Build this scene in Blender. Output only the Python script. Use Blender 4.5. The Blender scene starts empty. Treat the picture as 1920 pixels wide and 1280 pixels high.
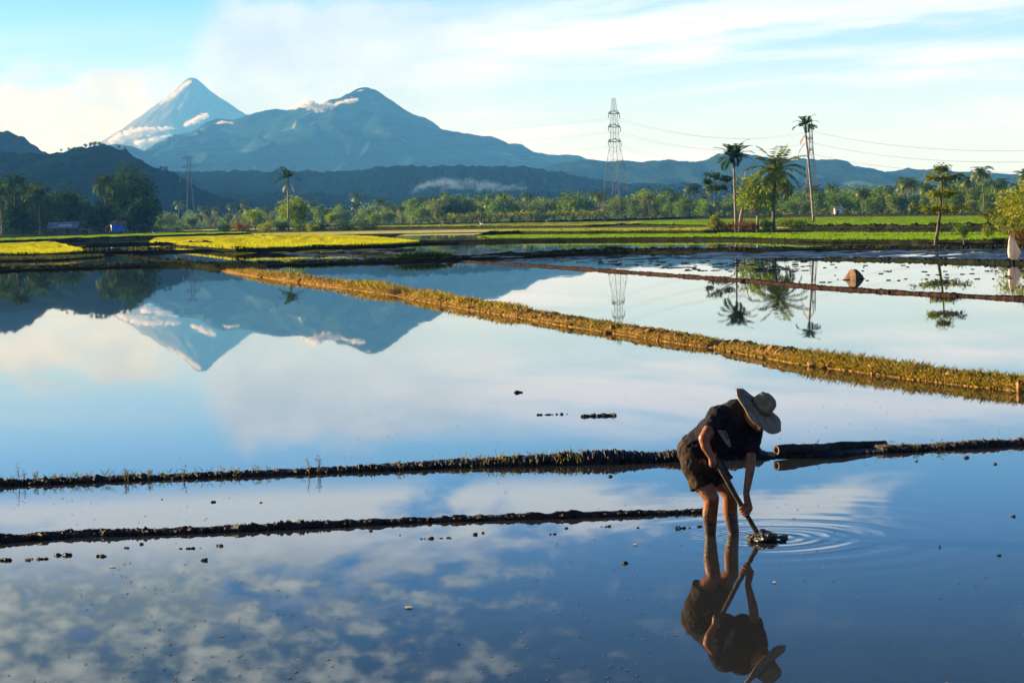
import bpy, math, random
from mathutils import Vector, Matrix, noise
rnd = random.Random(11)
R = math.radians
sc = bpy.context.scene
COL = sc.collection

# ------------------------------------------------------------------ camera
FPX = 4267.0; CAMH = 2.7
ROLL = R(1.5); PITCH = math.atan(234/FPX)
CAM = Vector((0, 0, CAMH))
FW = Vector((0, math.cos(PITCH), -math.sin(PITCH)))
U0 = Vector((0, math.sin(PITCH), math.cos(PITCH)))
X0 = Vector((1, 0, 0))
RT = X0*math.cos(ROLL) - U0*math.sin(ROLL)
UP = X0*math.sin(ROLL) + U0*math.cos(ROLL)
cam = bpy.data.cameras.new('camera'); camo = bpy.data.objects.new('camera', cam); COL.objects.link(camo)
cam.sensor_width = 36; cam.lens = FPX/1920*36; cam.clip_start = 0.3; cam.clip_end = 60000
camo.matrix_world = Matrix(((RT.x, UP.x, -FW.x, 0), (RT.y, UP.y, -FW.y, 0), (RT.z, UP.z, -FW.z, CAMH), (0, 0, 0, 1)))
sc.camera = camo

def ray(px, py): return FW + RT*((px-960)/FPX) + UP*((640-py)/FPX)
def ground(px, py, z=0.0):
    d = ray(px, py); t = (z-CAMH)/d.z
    return CAM + d*t
def atY(px, py, Y):
    d = ray(px, py); return CAM + d*(Y/d.y)
def place(px, Y, z):
    a, b = 300.0, 600.0
    for _ in range(6):
        za, zb = atY(px, a, Y).z, atY(px, b, Y).z
        n = a + (z-za)*(b-a)/(zb-za); a, b = n, n+20
    return atY(px, a, Y)
def proj(p):
    d = p-CAM; k = d.dot(FW)
    return 960+FPX*d.dot(RT)/k, 640-FPX*d.dot(UP)/k
def lerp(a, b, t): return a+(b-a)*t
def pl(pts, x):
    if x <= pts[0][0]: return pts[0][1]
    for (a, ya), (b, yb) in zip(pts, pts[1:]):
        if x <= b: return ya+(yb-ya)*(x-a)/(b-a)
    return pts[-1][1]
def fb(x, y, z=0.0, o=4): return noise.fractal(Vector((x, y, z)), 1.0, 2.0, o)

# ------------------------------------------------------------------ mesh building
class MB:
    def __init__(s): s.v = []; s.f = []; s.mi = []; s.m = 0
    def add(s, vs, fs):
        o = len(s.v); s.v.extend([tuple(p) for p in vs])
        for f in fs: s.f.append(tuple(i+o for i in f)); s.mi.append(s.m)
    def quad(s, a, b, c, d): s.add([a, b, c, d], [(0, 1, 2, 3)])
    def tri(s, a, b, c): s.add([a, b, c], [(0, 1, 2)])
    def tube(s, pts, rad, n=6, cap=True):
        pts = [Vector(p) for p in pts]
        if not hasattr(rad, '__len__'): rad = [rad]*len(pts)
        vs = []; prev = None
        for i, p in enumerate(pts):
            t = (pts[min(i+1, len(pts)-1)]-pts[max(i-1, 0)]).normalized()
            if prev is None:
                a = Vector((1, 0, 0)) if abs(t.x) < .8 else Vector((0, 1, 0))
                e = t.cross(a).normalized()
            else:
                e = (prev - t*prev.dot(t)).normalized()
            prev = e; g = t.cross(e)
            for k in range(n):
                an = 2*math.pi*k/n
                vs.append(p+(e*math.cos(an)+g*math.sin(an))*rad[i])
        fs = []
        for i in range(len(pts)-1):
            for k in range(n):
                k2 = (k+1) % n
                fs.append((i*n+k, i*n+k2, (i+1)*n+k2, (i+1)*n+k))
        if cap:
            fs.append(tuple(range(n))[::-1]); fs.append(tuple((len(pts)-1)*n+k for k in range(n)))
        s.add(vs, fs)
    def bar(s, a, b, r, n=4): s.tube([a, b], r, n)
    def box(s, c, sx, sy, sz, rz=0):
        c = Vector(c); ca, sa = math.cos(rz), math.sin(rz); vs = []
        for dz in (-.5, .5):
            for dx, dy in ((-.5, -.5), (.5, -.5), (.5, .5), (-.5, .5)):
                x, y = dx*sx, dy*sy
                vs.append(c+Vector((x*ca-y*sa, x*sa+y*ca, dz*sz)))
        s.add(vs, [(3, 2, 1, 0), (4, 5, 6, 7), (0, 1, 5, 4), (1, 2, 6, 5), (2, 3, 7, 6), (3, 0, 4, 7)])
    def blob(s, c, rx, ry, rz, nz=.25, fr=2.0, nu=10, nv=7, seed=0.0):
        c = Vector(c); vs = []
        for j in range(1, nv):
            th = math.pi*j/nv
            for i in range(nu):
                ph = 2*math.pi*i/nu
                d = Vector((math.sin(th)*math.cos(ph), math.sin(th)*math.sin(ph), math.cos(th)))
                k = 1+nz*noise.noise(d*fr+Vector((seed, seed*1.7, -seed)))*1.6
                vs.append(c+Vector((d.x*rx, d.y*ry, d.z*rz))*k)
        vs.append(c+Vector((0, 0, rz))); vs.append(c-Vector((0, 0, rz)))
        fs = []; T = len(vs)-2; B = T+1
        for j in range(nv-2):
            for i in range(nu):
                i2 = (i+1) % nu
                fs.append((j*nu+i, (j+1)*nu+i, (j+1)*nu+i2, j*nu+i2))
        for i in range(nu):
            i2 = (i+1) % nu
            fs.append((T, i, i2)); fs.append((B, (nv-2)*nu+i2, (nv-2)*nu+i))
        s.add(vs, fs)
    def leaf(s, p, d, up, L, W):
        """one folded leaf: base p, direction d, width axis from up"""
        d = d.normalized(); w = d.cross(up)
        if w.length < 1e-3: w = d.cross(Vector((1, 0, .3)))
        w = w.normalized()*W*.5
        m = p+d*L*.45
        s.add([p, m-w, p+d*L, m+w], [(0, 1, 2), (0, 2, 3)])
    def build(s, name, mats, parent=None, smooth=False, loc=None):
        me = bpy.data.meshes.new(name); loc = Vector(loc) if loc is not None else None
        vs = s.v if loc is None else [tuple(Vector(p)-loc) for p in s.v]
        me.from_pydata(vs, [], s.f); me.update()
        if not isinstance(mats, (list, tuple)): mats = [mats]
        for m in mats: me.materials.append(m)
        if len(mats) > 1: me.polygons.foreach_set('material_index', s.mi)
        if smooth: me.polygons.foreach_set('use_smooth', [True]*len(me.polygons))
        o = bpy.data.objects.new(name, me); COL.objects.link(o)
        if loc is not None: o.location = loc
        if parent is not None: o.parent = parent
        return o

def tag(o, label=None, cat=None, group=None, kind=None):
    if label: o['label'] = label
    if cat: o['category'] = cat
    if group: o['group'] = group
    if kind: o['kind'] = kind
    return o
def thing(name, label, cat, loc, rz=0, group=None):
    o = bpy.data.objects.new(name, None); COL.objects.link(o)
    o.location = loc; o.rotation_euler = (0, 0, rz); o.empty_display_size = .3
    return tag(o, label, cat, group)
def dup(o, parent=None, loc=None, rz=None, s=None, label=None, group=None):
    c = o.copy(); COL.objects.link(c)
    if parent is not None: c.parent = parent
    if loc is not None: c.location = loc
    if rz is not None: c.rotation_euler = (0, 0, rz)
    if s is not None: c.scale = s if hasattr(s, '__len__') else (s, s, s)
    if label: c['label'] = label
    if group: c['group'] = group
    for ch in list(o.children): dup(ch, parent=c)
    return c

# ------------------------------------------------------------------ node helpers
class E:
    """a math expression over node sockets"""
    nt = None
    def __init__(s, k): s.k = k
    def op(s, o, b=None, c=None, r=False):
        n = E.nt.nodes.new('ShaderNodeMath'); n.operation = o
        args = [s, b, c]
        if r: args = [b, s]
        for i, a in enumerate(args):
            if a is None: continue
            if isinstance(a, E): E.nt.links.new(a.k, n.inputs[i])
            else: n.inputs[i].default_value = a
        return E(n.outputs[0])
    def __add__(s, b): return s.op('ADD', b)
    __radd__ = __add__
    def __sub__(s, b): return s.op('SUBTRACT', b)
    def __rsub__(s, b): return s.op('SUBTRACT', b, r=True)
    def __mul__(s, b): return s.op('MULTIPLY', b)
    __rmul__ = __mul__
    def __truediv__(s, b): return s.op('DIVIDE', b)
    def sm(s, a, b):
        n = E.nt.nodes.new('ShaderNodeMapRange'); n.interpolation_type = 'SMOOTHSTEP'
        E.nt.links.new(s.k, n.inputs[0]); n.inputs[1].default_value = a; n.inputs[2].default_value = b
        if a > b:
            n.inputs[1].default_value = b; n.inputs[2].default_value = a
            n.inputs[3].default_value = 1; n.inputs[4].default_value = 0
        return E(n.outputs[0])
def vec(x, y, z):
    n = E.nt.nodes.new('ShaderNodeCombineXYZ')
    for i, a in enumerate((x, y, z)):
        if isinstance(a, E): E.nt.links.new(a.k, n.inputs[i])
        else: n.inputs[i].default_value = a
    return n.outputs[0]
def nz(v, scale=1.0, detail=4, rough=.55, dist=0.0):
    n = E.nt.nodes.new('ShaderNodeTexNoise'); n.inputs['Scale'].default_value = scale
    n.inputs['Detail'].default_value = detail; n.inputs['Roughness'].default_value = rough
    n.inputs['Distortion'].default_value = dist
    if v is not None: E.nt.links.new(v, n.inputs['Vector'])
    return E(n.outputs[0])
def mixc(f, a, b, mode='MIX'):
    n = E.nt.nodes.new('ShaderNodeMix'); n.data_type = 'RGBA'; n.blend_type = mode
    for i, x in ((0, f), (6, a), (7, b)):
        if isinstance(x, E): E.nt.links.new(x.k, n.inputs[i])
        elif hasattr(x, 'is_linked') : E.nt.links.new(x, n.inputs[i])
        elif i == 0: n.inputs[0].default_value = x
        else: n.inputs[i].default_value = (*x, 1)
    return n.outputs[2]
def newmat(name):
    m = bpy.data.materials.new(name); m.use_nodes = True; nt = m.node_tree; nt.nodes.clear(); E.nt = nt
    out = nt.nodes.new('ShaderNodeOutputMaterial')
    return m, nt, out
def objco():
    return E.nt.nodes.new('ShaderNodeTexCoord').outputs['Object']
def pos(): return E.nt.nodes.new('ShaderNodeNewGeometry').outputs['Position']
def setc(sock, c):
    if hasattr(c, 'is_linked'): E.nt.links.new(c, sock)
    else: sock.default_value = (*c, 1)

def solid(name, c1, c2=None, scale=5.0, rough=.8, bump=0.0, bscale=None, spec=.3, detail=5, lo=.35, hi=.65):
    m, nt, out = newmat(name)
    p = nt.nodes.new('ShaderNodeBsdfPrincipled'); p.inputs['Roughness'].default_value = rough
    p.inputs['Specular IOR Level'].default_value = spec
    co = objco()
    if c2: setc(p.inputs['Base Color'], mixc(nz(co, scale, detail, .6).sm(lo, hi), c1, c2))
    else: setc(p.inputs['Base Color'], c1)
    if bump:
        b = nt.nodes.new('ShaderNodeBump'); b.inputs['Strength'].default_value = bump; b.inputs['Distance'].default_value = .05
        nt.links.new(nz(co, bscale or scale*3, 6, .65).k, b.inputs['Height']); nt.links.new(b.outputs[0], p.inputs['Normal'])
    nt.links.new(p.outputs[0], out.inputs[0])
    return m
def foliage(name, c1, c2, scale=.5, trans=.35, rough=.6, gloss=.025, tcol=None):
    m, nt, out = newmat(name)
    g = nt.nodes.new('ShaderNodeNewGeometry')
    oi = nt.nodes.new('ShaderNodeObjectInfo')
    f = nz(objco(), scale, 3, .5)*.6 + E(g.outputs['Random Per Island'])*.45 + E(oi.outputs['Random'])*.25
    c = mixc(f.sm(.3, .95), c1, c2)
    d = nt.nodes.new('ShaderNodeBsdfDiffuse'); setc(d.inputs[0], c)
    t = nt.nodes.new('ShaderNodeBsdfTranslucent'); setc(t.inputs[0], mixc(1.0, c, tcol or (1.1, 1.15, .5), 'MULTIPLY'))
    mx = nt.nodes.new('ShaderNodeMixShader'); mx.inputs[0].default_value = trans
    nt.links.new(d.outputs[0], mx.inputs[1]); nt.links.new(t.outputs[0], mx.inputs[2])
    gl = nt.nodes.new('ShaderNodeBsdfGlossy'); gl.inputs['Roughness'].default_value = rough; gl.inputs[0].default_value = (.8, .85, .7, 1)
    m2 = nt.nodes.new('ShaderNodeMixShader'); m2.inputs[0].default_value = gloss
    nt.links.new(mx.outputs[0], m2.inputs[1]); nt.links.new(gl.outputs[0], m2.inputs[2])
    nt.links.new(m2.outputs[0], out.inputs[0])
    return m
# ------------------------------------------------------------------ sky, sun, air
SUN_EL = R(13); SUN_AZ = R(-66)          # azimuth from +Y, negative = to the left
sd = Vector((math.sin(SUN_AZ)*math.cos(SUN_EL), math.cos(SUN_AZ)*math.cos(SUN_EL), math.sin(SUN_EL)))
sun = bpy.data.lights.new('sun', 'SUN'); sun.energy = 5.0; sun.angle = R(.5); sun.color = (1, .80, .58)
suno = bpy.data.objects.new('sun', sun); COL.objects.link(suno)
suno.rotation_euler = sd.to_track_quat('Z', 'Y').to_euler()

w = bpy.data.worlds.new('World'); sc.world = w; w.use_nodes = True
nt = w.node_tree; nt.nodes.clear(); E.nt = nt
out = nt.nodes.new('ShaderNodeOutputWorld'); bg = nt.nodes.new('ShaderNodeBackground')
sky = nt.nodes.new('ShaderNodeTexSky'); sky.sky_type = 'NISHITA'; sky.sun_disc = False
sky.sun_elevation = SUN_EL; sky.sun_rotation = SUN_AZ; sky.air_density = 1.0; sky.dust_density = .6; sky.ozone_density = 1.6
def uvp(px, py):
    d = ray(px, py); return math.atan2(d.x, d.y)*FPX+960, math.atan2(d.z, math.hypot(d.x, d.y))*FPX
SKS = .034; CB = .29
tc = nt.nodes.new('ShaderNodeTexCoord'); sx = nt.nodes.new('ShaderNodeSeparateXYZ'); nt.links.new(tc.outputs['Generated'], sx.inputs[0])
dx, dy, dz = (E(sx.outputs[i]) for i in range(3))
u = dx.op('ARCTAN2', dy)*FPX + 960
v = dz.op('ARCSINE')*FPX
c = mixc(1.0, sky.outputs[0], mixc(v.sm(330, 900), (SKS*.58, SKS*1.28, SKS*3.6), (SKS*.020, SKS*.12, SKS*.46)), 'MULTIPLY')
def cloud(col, mask):
    global c
    if isinstance(col, tuple): col = tuple(q*k*CB for q, k in zip(col, (1.05, 1.10, 1.78)))
    c = mixc(mask, c, col)
# pale bright air above the horizon
cloud((1.02, 1.0, .93), v.sm(500, 60)*.80)
# long thin streaks of high cloud, stronger to the right
n1 = nz(vec(u/1100+v/900, v/105-u/1500, 3.1), 1, 6, .6, .4)
n1b = nz(vec(u/420+v/500, v/46-u/900, 8.7), 1, 5, .6, .3)
streak = (n1*.7+n1b*.3).sm(.43, .60)*v.sm(20, 90)*v.sm(500, 330)*(u.sm(350, 1000)*.75+.2)
cloud((1.06, 1.06, 1.03), streak)
# ash plume drifting right from the summit
nl = nz(vec(u/120, v/95, 1.7), 1, 6, .6, .3)-.5
ul = (v-285)*.62
left = (u-372-ul.op('MAXIMUM', 0.0)*.55+nl*150).sm(-10, 55)
top = (v-418+nl*130+(u-560)*.05).sm(22, -22)
plume = left*top*u.sm(1150, 650)*v.sm(120, 235)
plc = mixc(nz(vec(u/170, v/120, 4.4), 1, 5, .6).sm(.35, .68), (.20, .215, .33), (.275, .29, .44))
cloud(plc, plume*.78)
# cream cumulus low on the left
nc = nz(vec(u/130-v/300, v/62, 6.2), 1, 7, .58, .2)
cl = (nc+(v-205).op('ABSOLUTE')*-.0022+.17).sm(.44, .60)*u.sm(400, 250)*v.sm(40, 110)*v.sm(330, 262)
cloud(mixc(nz(vec(u/90, v/50, 2.2), 1, 5).sm(.3, .7), (.26, .24, .27), (.34, .305, .30)), cl*.85)
# puff left of and above the summit, reddish by morning light
# px_, py_ = uvp(420, 130); r2 = ((u-px_)/17)*((u-px_)/17)+((v-py_)/12)*((v-py_)/12)
# cloud((1.1, 1.0, .86), (r2+nl*1.5).sm(1.2, .3)*.8)
# higher cloud that only the near water mirrors: streaks then altocumulus cells
n5 = nz(vec(u/520+v/700, v/150, 12.5), 1, 5, .6, .3)
n6 = nz(vec(u/66+v/110, v/34-u/260, 9.5), 1, 5, .55, .15)
lefty = u.sm(1500, 250)
s2 = (n5+lefty*.22).sm(.54, .68)*v.sm(470, 520)*v.sm(800, 560)
cloud((1.08, 1.14, .92), s2*.85)
ac = (n6*.75+n5*.45+lefty*.20-.18).sm(.42, .62)*v.sm(560, 680)
cloud(mixc(n6.sm(.35, .75), (.050, .075, .11), (.29, .32, .34)), ac*(lefty*.92+.04)*v.sm(2600, 1100))
c = mixc(1.0, c, mixc(v.sm(-60, -5), (.25, .25, .22), (1, 1, 1)), 'MULTIPLY')
c = mixc(1.0, c, mixc(v.sm(1000, 2600), (1, 1, 1), (.8, 1.1, 1.5)), 'MULTIPLY')
c = mixc(1.0, c, (10, 10, 10), 'MULTIPLY'); bg.inputs[1].default_value = .1
nt.links.new(c, bg.inputs[0]); nt.links.new(bg.outputs[0], out.inputs[0])

# haze: one closed box of even air
m, nt, out = newmat('haze_air')
pv = nt.nodes.new('ShaderNodeVolumePrincipled'); pv.inputs['Color'].default_value = (.10, .40, 1.0, 1)
pv.inputs['Absorption Color'].default_value = (1, 1, 1, 1); pv.inputs['Density'].default_value = HAZE if 'HAZE' in globals() else 9.2e-5
pv.inputs['Anisotropy'].default_value = 0.0
nt.links.new(pv.outputs[0], out.inputs['Volume'])
b = MB(); b.box((0, 8000, 484.2), 18000, 20000, 971.6)
hz = b.build('haze', m); tag(hz, 'thin blue morning air that fades the far hills', 'haze', kind='stuff')

vs = sc.view_settings
vs.view_transform = 'Standard'; vs.look = 'None'; vs.exposure = 1.7; vs.gamma = 1.0; vs.use_curve_mapping = False
cy = sc.cycles
cy.use_denoising = True; cy.max_bounces = 8; cy.transparent_max_bounces = 40; cy.volume_bounces = 2
cy.glossy_bounces = 4; cy.diffuse_bounces = 3; cy.caustics_reflective = False; cy.caustics_refractive = False
cy.sample_clamp_indirect = 6
# ------------------------------------------------------------------ materials
MUD = solid('wet_mud', (.012, .010, .008), (.034, .026, .018), 9, .5, .6, 30, .3)
SHEEN = solid('shining_mud', (.010, .011, .012), (.025, .024, .022), 1.5, .28, .5, 6, .5)
MUDFAR = solid('far_mud', (.008, .011, .007), (.020, .024, .013), .8, 1.0, .3, 3, 0.0)
EARTH = solid('dry_earth', (.12, .062, .018), (.36, .225, .085), 6, 1.0, .8, 16, 0.0)
BROWN = solid('brown_earth', (.018, .012, .010), (.055, .034, .026), 3, 1.0, .7, 10, 0.0)
TURF = foliage('turf', (.025, .045, .012), (.09, .11, .02), .6, .2)
GOLD = foliage('golden_grass', (.20, .13, .012), (.42, .30, .03), 2.0, .4)
DRYG = foliage('dry_grass', (.15, .105, .012), (.38, .27, .045), 2.5, .35)
GREENB = foliage('green_blade', (.06, .12, .02), (.22, .28, .05), 2.0, .45)
RICEY = foliage('ripe_rice', (.20, .27, .002), (.56, .55, .008), 1.1, .42, .6, .015)
RICEG = foliage('young_rice', (.07, .18, .002), (.26, .44, .004), 1.0, .42, .6, .015)
RICEP = foliage('pale_rice', (.17, .25, .03), (.34, .38, .05), .2, .4, .6, .015)

def water_mat(name, ripple=None, k=6e-4, base=(.022, .026, .028)):
    m, nt, out = newmat(name)
    p = nt.nodes.new('ShaderNodeBsdfPrincipled'); setc(p.inputs['Base Color'], base)
    p.inputs['Roughness'].default_value = .012; p.inputs['IOR'].default_value = 1.333
    P = pos(); s = nt.nodes.new('ShaderNodeSeparateXYZ'); nt.links.new(P, s.inputs[0])
    x, y = E(s.outputs[0]), E(s.outputs[1])
    nx = (nz(vec(x*1.1, y*.7, 0.0), 1, 3) - .5)*k*2.2 + (nz(vec(x*9, y*5, 5.0), 1, 2) - .5)*k
    ny = (nz(vec(x*.9, y*.55, 9.0), 1, 3) - .5)*k*2.2 + (nz(vec(x*8, y*4.5, 15.0), 1, 2) - .5)*k*1.3
    if ripple:
        for (c, lam, amp, fall, ph, skew) in ripple:
            rx = x - c.x; ry = y - c.y
            r = (rx*rx + ry*ry + .0004).op('SQRT')
            wob = (nz(vec(x*2.2, y*2.2, 1.0), 1, 2)-.5)*.22
            s_ = ((r+wob*(r*.6).op('MINIMUM', 1.0))*(2*math.pi/lam)-ph).op('SINE')
            # swell dies away with distance, and is stronger on the side the hoe pushes
            env = (r*(-1.0/fall)).op('EXPONENT')*amp*((nz(vec(x*1.7, y*1.1, 3.0), 1, 2)-.5)*2.2+1.0)*((rx/r)*skew+1.0)*r.sm(.02, .10)
            nx = nx + rx/r*s_*env; ny = ny + ry/r*s_*env
    n = nt.nodes.new('ShaderNodeVectorMath'); n.operation = 'NORMALIZE'
    nt.links.new(vec(nx, ny, 1.0), n.inputs[0]); nt.links.new(n.outputs[0], p.inputs['Normal'])
    nt.links.new(p.outputs[0], out.inputs[0])
    return m
HOE_TIP = ground(1432, 1010); LEG_L = ground(1331, 1003); LEG_R = ground(1377, 998)
WATER = water_mat('still_water', [(HOE_TIP+Vector((.03, .03, 0)), .15, .030, .36, .6, .8), (HOE_TIP+Vector((.0, .0, 0)), .42, .010, .9, .2, .7),
                                  (LEG_L, .085, .07, .12, 0, 0), (LEG_R, .08, .07, .12, 1, 0)])
WATERB = water_mat('far_water', None, 1.0e-3, (.03, .03, .028))

# ------------------------------------------------------------------ ground and water sheets
def sheet(name, pts, mat, z=None, kind='structure', label=None, cat=None):
    b = MB(); b.add([Vector((p[0], p[1], z if z is not None else p[2])) for p in pts], [tuple(range(len(pts)))])
    return tag(b.build(name, mat), label, cat, kind=kind)
sheet('ground', [(-9000, -900, 0), (9000, -900, 0), (9000, 17500, 0), (-9000, 17500, 0)], MUDFAR, -.6, label='dark plain under the paddies', cat='ground')
sheet('water', [(-130, -40, 0), (130, -40, 0), (130, 172, 0), (-130, 172, 0)], WATER, 0.0, label='mirror still water of the flooded near paddies', cat='water')

def terrace(name, edge, zf, mat, back, label, cat):
    """raised level: near edge from a polyline, running back; zf(px) its height"""
    b = MB(); xs = [x for x in range(-900, 2901, 40)]
    rows = [[], [], [], []]
    for x in xs:
        z = zf(x); y = pl(edge, x); p = ground(x, y, z)
        rows[0].append(Vector((p.x, p.y-.35, -.6))); rows[1].append(p)
        for k, Y in ((2, back*.5), (3, back)):
            q = p*(max(Y, p.y+5)/p.y) ; rows[k].append(Vector((q.x, q.y, z)))
    n = len(xs); vs = sum(rows, []); fs = []
    for k in range(3):
        for i in range(n-1): fs.append((k*n+i, k*n+i+1, (k+1)*n+i+1, (k+1)*n+i))
    b.add(vs, fs)
    return tag(b.build(name, mat, smooth=False), label, cat, kind='structure')
E_B = [(-900, 535), (0, 506), (140, 502), (300, 496), (440, 497), (560, 495), (700, 490), (860, 486), (960, 480), (1050, 475), (1150, 471), (1380, 470), (1500, 467), (1700, 465), (1920, 463), (2900, 440)]
E_C = [(-900, 504), (0, 476), (150, 473), (300, 470), (440, 467), (560, 462), (700, 458), (800, 454), (900, 453), (1150, 448), (1380, 447), (1560, 452), (1700, 451), (1920, 449), (2900, 425)]
E_D = [(-900, 485), (0, 454), (150, 448), (290, 441), (440, 438), (600, 435), (760, 432), (900, 430), (1050, 428), (1200, 427), (1340, 426), (1560, 425), (1750, 424), (1920, 423), (2900, 398)]
E_E = [(-900, 466), (0, 443), (290, 432), (600, 426), (760, 424), (900, 421), (1100, 416), (1340, 408), (1560, 405), (1750, 404), (1920, 402), (2900, 376)]
def soft(e, win=110):
    return [(x, sum(pl(e, x+win*q/4) for q in range(-4, 5))/9+.12*noise.noise(Vector((x/55, e[1][1], 0)))) for x in range(-900, 2901, 20)]
E_B, E_C, E_D, E_E = soft(E_B, 90), soft(E_C), soft(E_D), soft(E_E)
zB = lambda x: pl([(0, .10), (1500, .10), (1920, .02)], x)
zC = lambda x: pl([(0, .30), (900, .30), (1560, .26), (1920, .20)], x)
zD = lambda x: pl([(0, .80), (800, .78), (1560, .58), (1920, .45)], x)
zE = lambda x: pl([(0, 1.2), (700, 1.05), (1100, .85), (1560, .5), (1920, .4)], x)
terrace('terrace_ground', E_B, zB, MUDFAR, 300, 'low terrace of mud behind the first cross bund', 'terrace')
terrace('terrace_ground', E_C, zC, MUDFAR, 500, 'second paddy terrace carrying the yellow rice', 'terrace')
terrace('terrace_ground', E_D, zD, TURF, 900, 'third paddy terrace carrying the bright green rice', 'terrace')
terrace('terrace_ground', E_E, zE, TURF, 6000, 'far grassy plain under the tree line', 'terrace')

def waterpatch(poly, z, label):
    b = MB(); b.add([ground(x, y, z) for x, y in poly], [tuple(range(len(poly)))])
    return tag(b.build('water', WATERB), label, 'water', kind='structure')
waterpatch([(-500, 520), (0, 502), (150, 499), (300, 493), (560, 491), (860, 484), (1050, 472), (1380, 467), (1740, 461), (1740, 455), (1560, 455), (1380, 451), (1150, 453), (900, 458), (800, 459), (560, 467), (440, 472), (300, 475), (0, 481), (-500, 497)], .125, 'shallow grey water between the first and second cross bunds')
waterpatch([(155, 470), (190, 473), (420, 466), (440, 461), (380, 457), (290, 452), (120, 456)], .33, 'small dark pool between the two yellow rice fields')
waterpatch([(725, 447), (820, 451), (905, 450), (940, 443), (905, 437), (760, 439)], .33, 'pale pool beyond the right end of the yellow rice')
waterpatch([(1000, 434), (1500, 431), (1500, 428), (1000, 430)], .72, 'thin pool in front of the tree island')
waterpatch([(1540, 429), (1920, 428), (1920, 425.5), (1540, 426.5)], .60, 'thin pool under the right green field')

# ------------------------------------------------------------------ bunds (earth ridges between paddies)
def bund(line, z0, hgt, wid, mat, label, rough=.35, step=None, seed=0.0, clod=0, sides=7, gaps=(), zfun=None, slope=.62, clodx=None):
    """ridge along a ground polyline given where it meets the water; hgt(px), wid(px) may be lists"""
    b = MB(); P = []
    xs = [p[0] for p in line]; x = xs[0]
    H = hgt if isinstance(hgt, list) else [(0, hgt)]; W = wid if isinstance(wid, list) else [(0, wid)]
    pts = []
    step = step or 3
    n = int((xs[-1]-xs[0])/step)
    for i in range(n+1):
        px = xs[0]+(xs[-1]-xs[0])*i/n
        zz = zfun(px) if zfun else z0
        pts.append((px, ground(px, pl(line, px), zz)))
    cols = []
    for i, (px, p) in enumerate(pts):
        t = (pts[min(i+1, n)][1]-pts[max(i-1, 0)][1]); t.z = 0; t.normalize()
        nr = Vector((-t.y, t.x, 0))        # points away from the camera side for lines running right
        d = (p-CAM).length
        h = pl(H, px); w_ = pl(W, px); h *= min(1, .15+min(i, n-i)*.12)*(1+.42*noise.noise(Vector((p.x*.8, p.y*.45, seed)))+.25*noise.noise(Vector((p.x*2.3, p.y*1.3, seed+4))))
        for g0, g1 in gaps:
            if g0 < px < g1: h *= .25
        fr = 1.0/max(h, .05)
        vs = []
        for k in range(sides):
            a = k/(sides-1)
            prof = (1-abs(2*a-1)**(1/slope if slope < 1 else slope)) if slope < 1 else 1-abs(2*a-1)**slope
            q = p+nr*(w_*a)
            nn = noise.fractal(Vector((q.x*fr*.42, q.y*fr*.42, seed+k*.55)), .9, 2.1, 4)
            zz = h*prof*(1+rough*1.6*nn*(.45 if clodx and not any(a < px < c for a, c in clodx) else 1))
            off = nr*(rough*.35*w_*noise.noise(Vector((q.x*fr, q.y*fr, seed+9+k))))
            r = q+off; vs.append(Vector((r.x, r.y, p.z-(.08 if k in (0, sides-1) else 0)+zz)))
        cols.append(vs)
    fs = []
    for i in range(n):
        for k in range(sides-1):
            fs.append((i*sides+k, i*sides+k+1, (i+1)*sides+k+1, (i+1)*sides+k)[::-1])
    b.add([q for c_ in cols for q in c_], fs)
    for j in range(clod):                # lumps thrown up on the ridge
        i = rnd.randrange(n); px, p = pts[i]
        if clodx and not any(a < px < c for a, c in clodx): continue
        h = pl(H, px); w_ = pl(W, px); k = rnd.random()
        t = (pts[min(i+1, n)][1]-pts[max(i-1, 0)][1]); t.z = 0; t.normalize(); nr = Vector((-t.y, t.x, 0))
        r = h*rnd.uniform(.14, .55)
        if rnd.random() < .06: r *= 1.9
        q = p+nr*(w_*rnd.uniform(.02, .8))+Vector((0, 0, h*rnd.uniform(.05, .55)))
        b.blob(q, r*rnd.uniform(.9, 1.6), r, r*rnd.uniform(.6, 1.0), .38, 2.3, 8, 6, rnd.uniform(0, 90))
    o = b.build('bund', mat)
    return tag(o, label, 'bund', kind='structure'), pts

L_NEAR = [(-760, 942), (-160, 917), (0, 911), (130, 906), (300, 899), (480, 893), (640, 886), (740, 882), (830, 878), (1000, 874), (1150, 870), (1280, 866), (1450, 860), (1660, 850), (1750, 844), (1850, 839), (1920, 835), (2100, 826), (2700, 800)]
BUND_N, PN = bund(L_NEAR, 0, [(0, .055), (600, .05), (740, .065), (820, .085), (1000, .095), (1150, .115), (1430, .12), (1450, .045), (1655, .045), (1670, .08), (1750, .065), (1920, .055)],
     [(0, .25), (700, .3), (900, .5), (1450, .6), (1700, .4), (1920, .3)], MUD, 'low dark mud bund the man stands in front of', .36, 1.6, 3.0, 950, clodx=((-200, 800), (1690, 2100)))
L_CLOD = [(-760, 1060), (-160, 1024), (0, 1017), (120, 1007), (270, 1003), (420, 997), (650, 986), (850, 977), (1000, 973), (1150, 968), (1330, 961)]
BUND_C, PC = bund(L_CLOD, 0, [(0, .055), (300, .05), (700, .045), (1000, .042), (1330, .040)], [(0, .17), (1330, .12)], MUD, 'crumbly line of dark mud clods reaching the man from the left', .34, 1.3, 8.0, 1400)
L_DIAG = [(412, 508), (450, 514), (480, 519), (560, 530), (640, 541), (720, 552), (800, 567), (880, 582), (960, 594), (1040, 609), (1120, 621), (1200, 634), (1280, 646), (1330, 653), (1400, 666), (1500, 684), (1600, 697), (1700, 711), (1800, 723), (1920, 735), (2020, 745), (2700, 815)]
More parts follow.
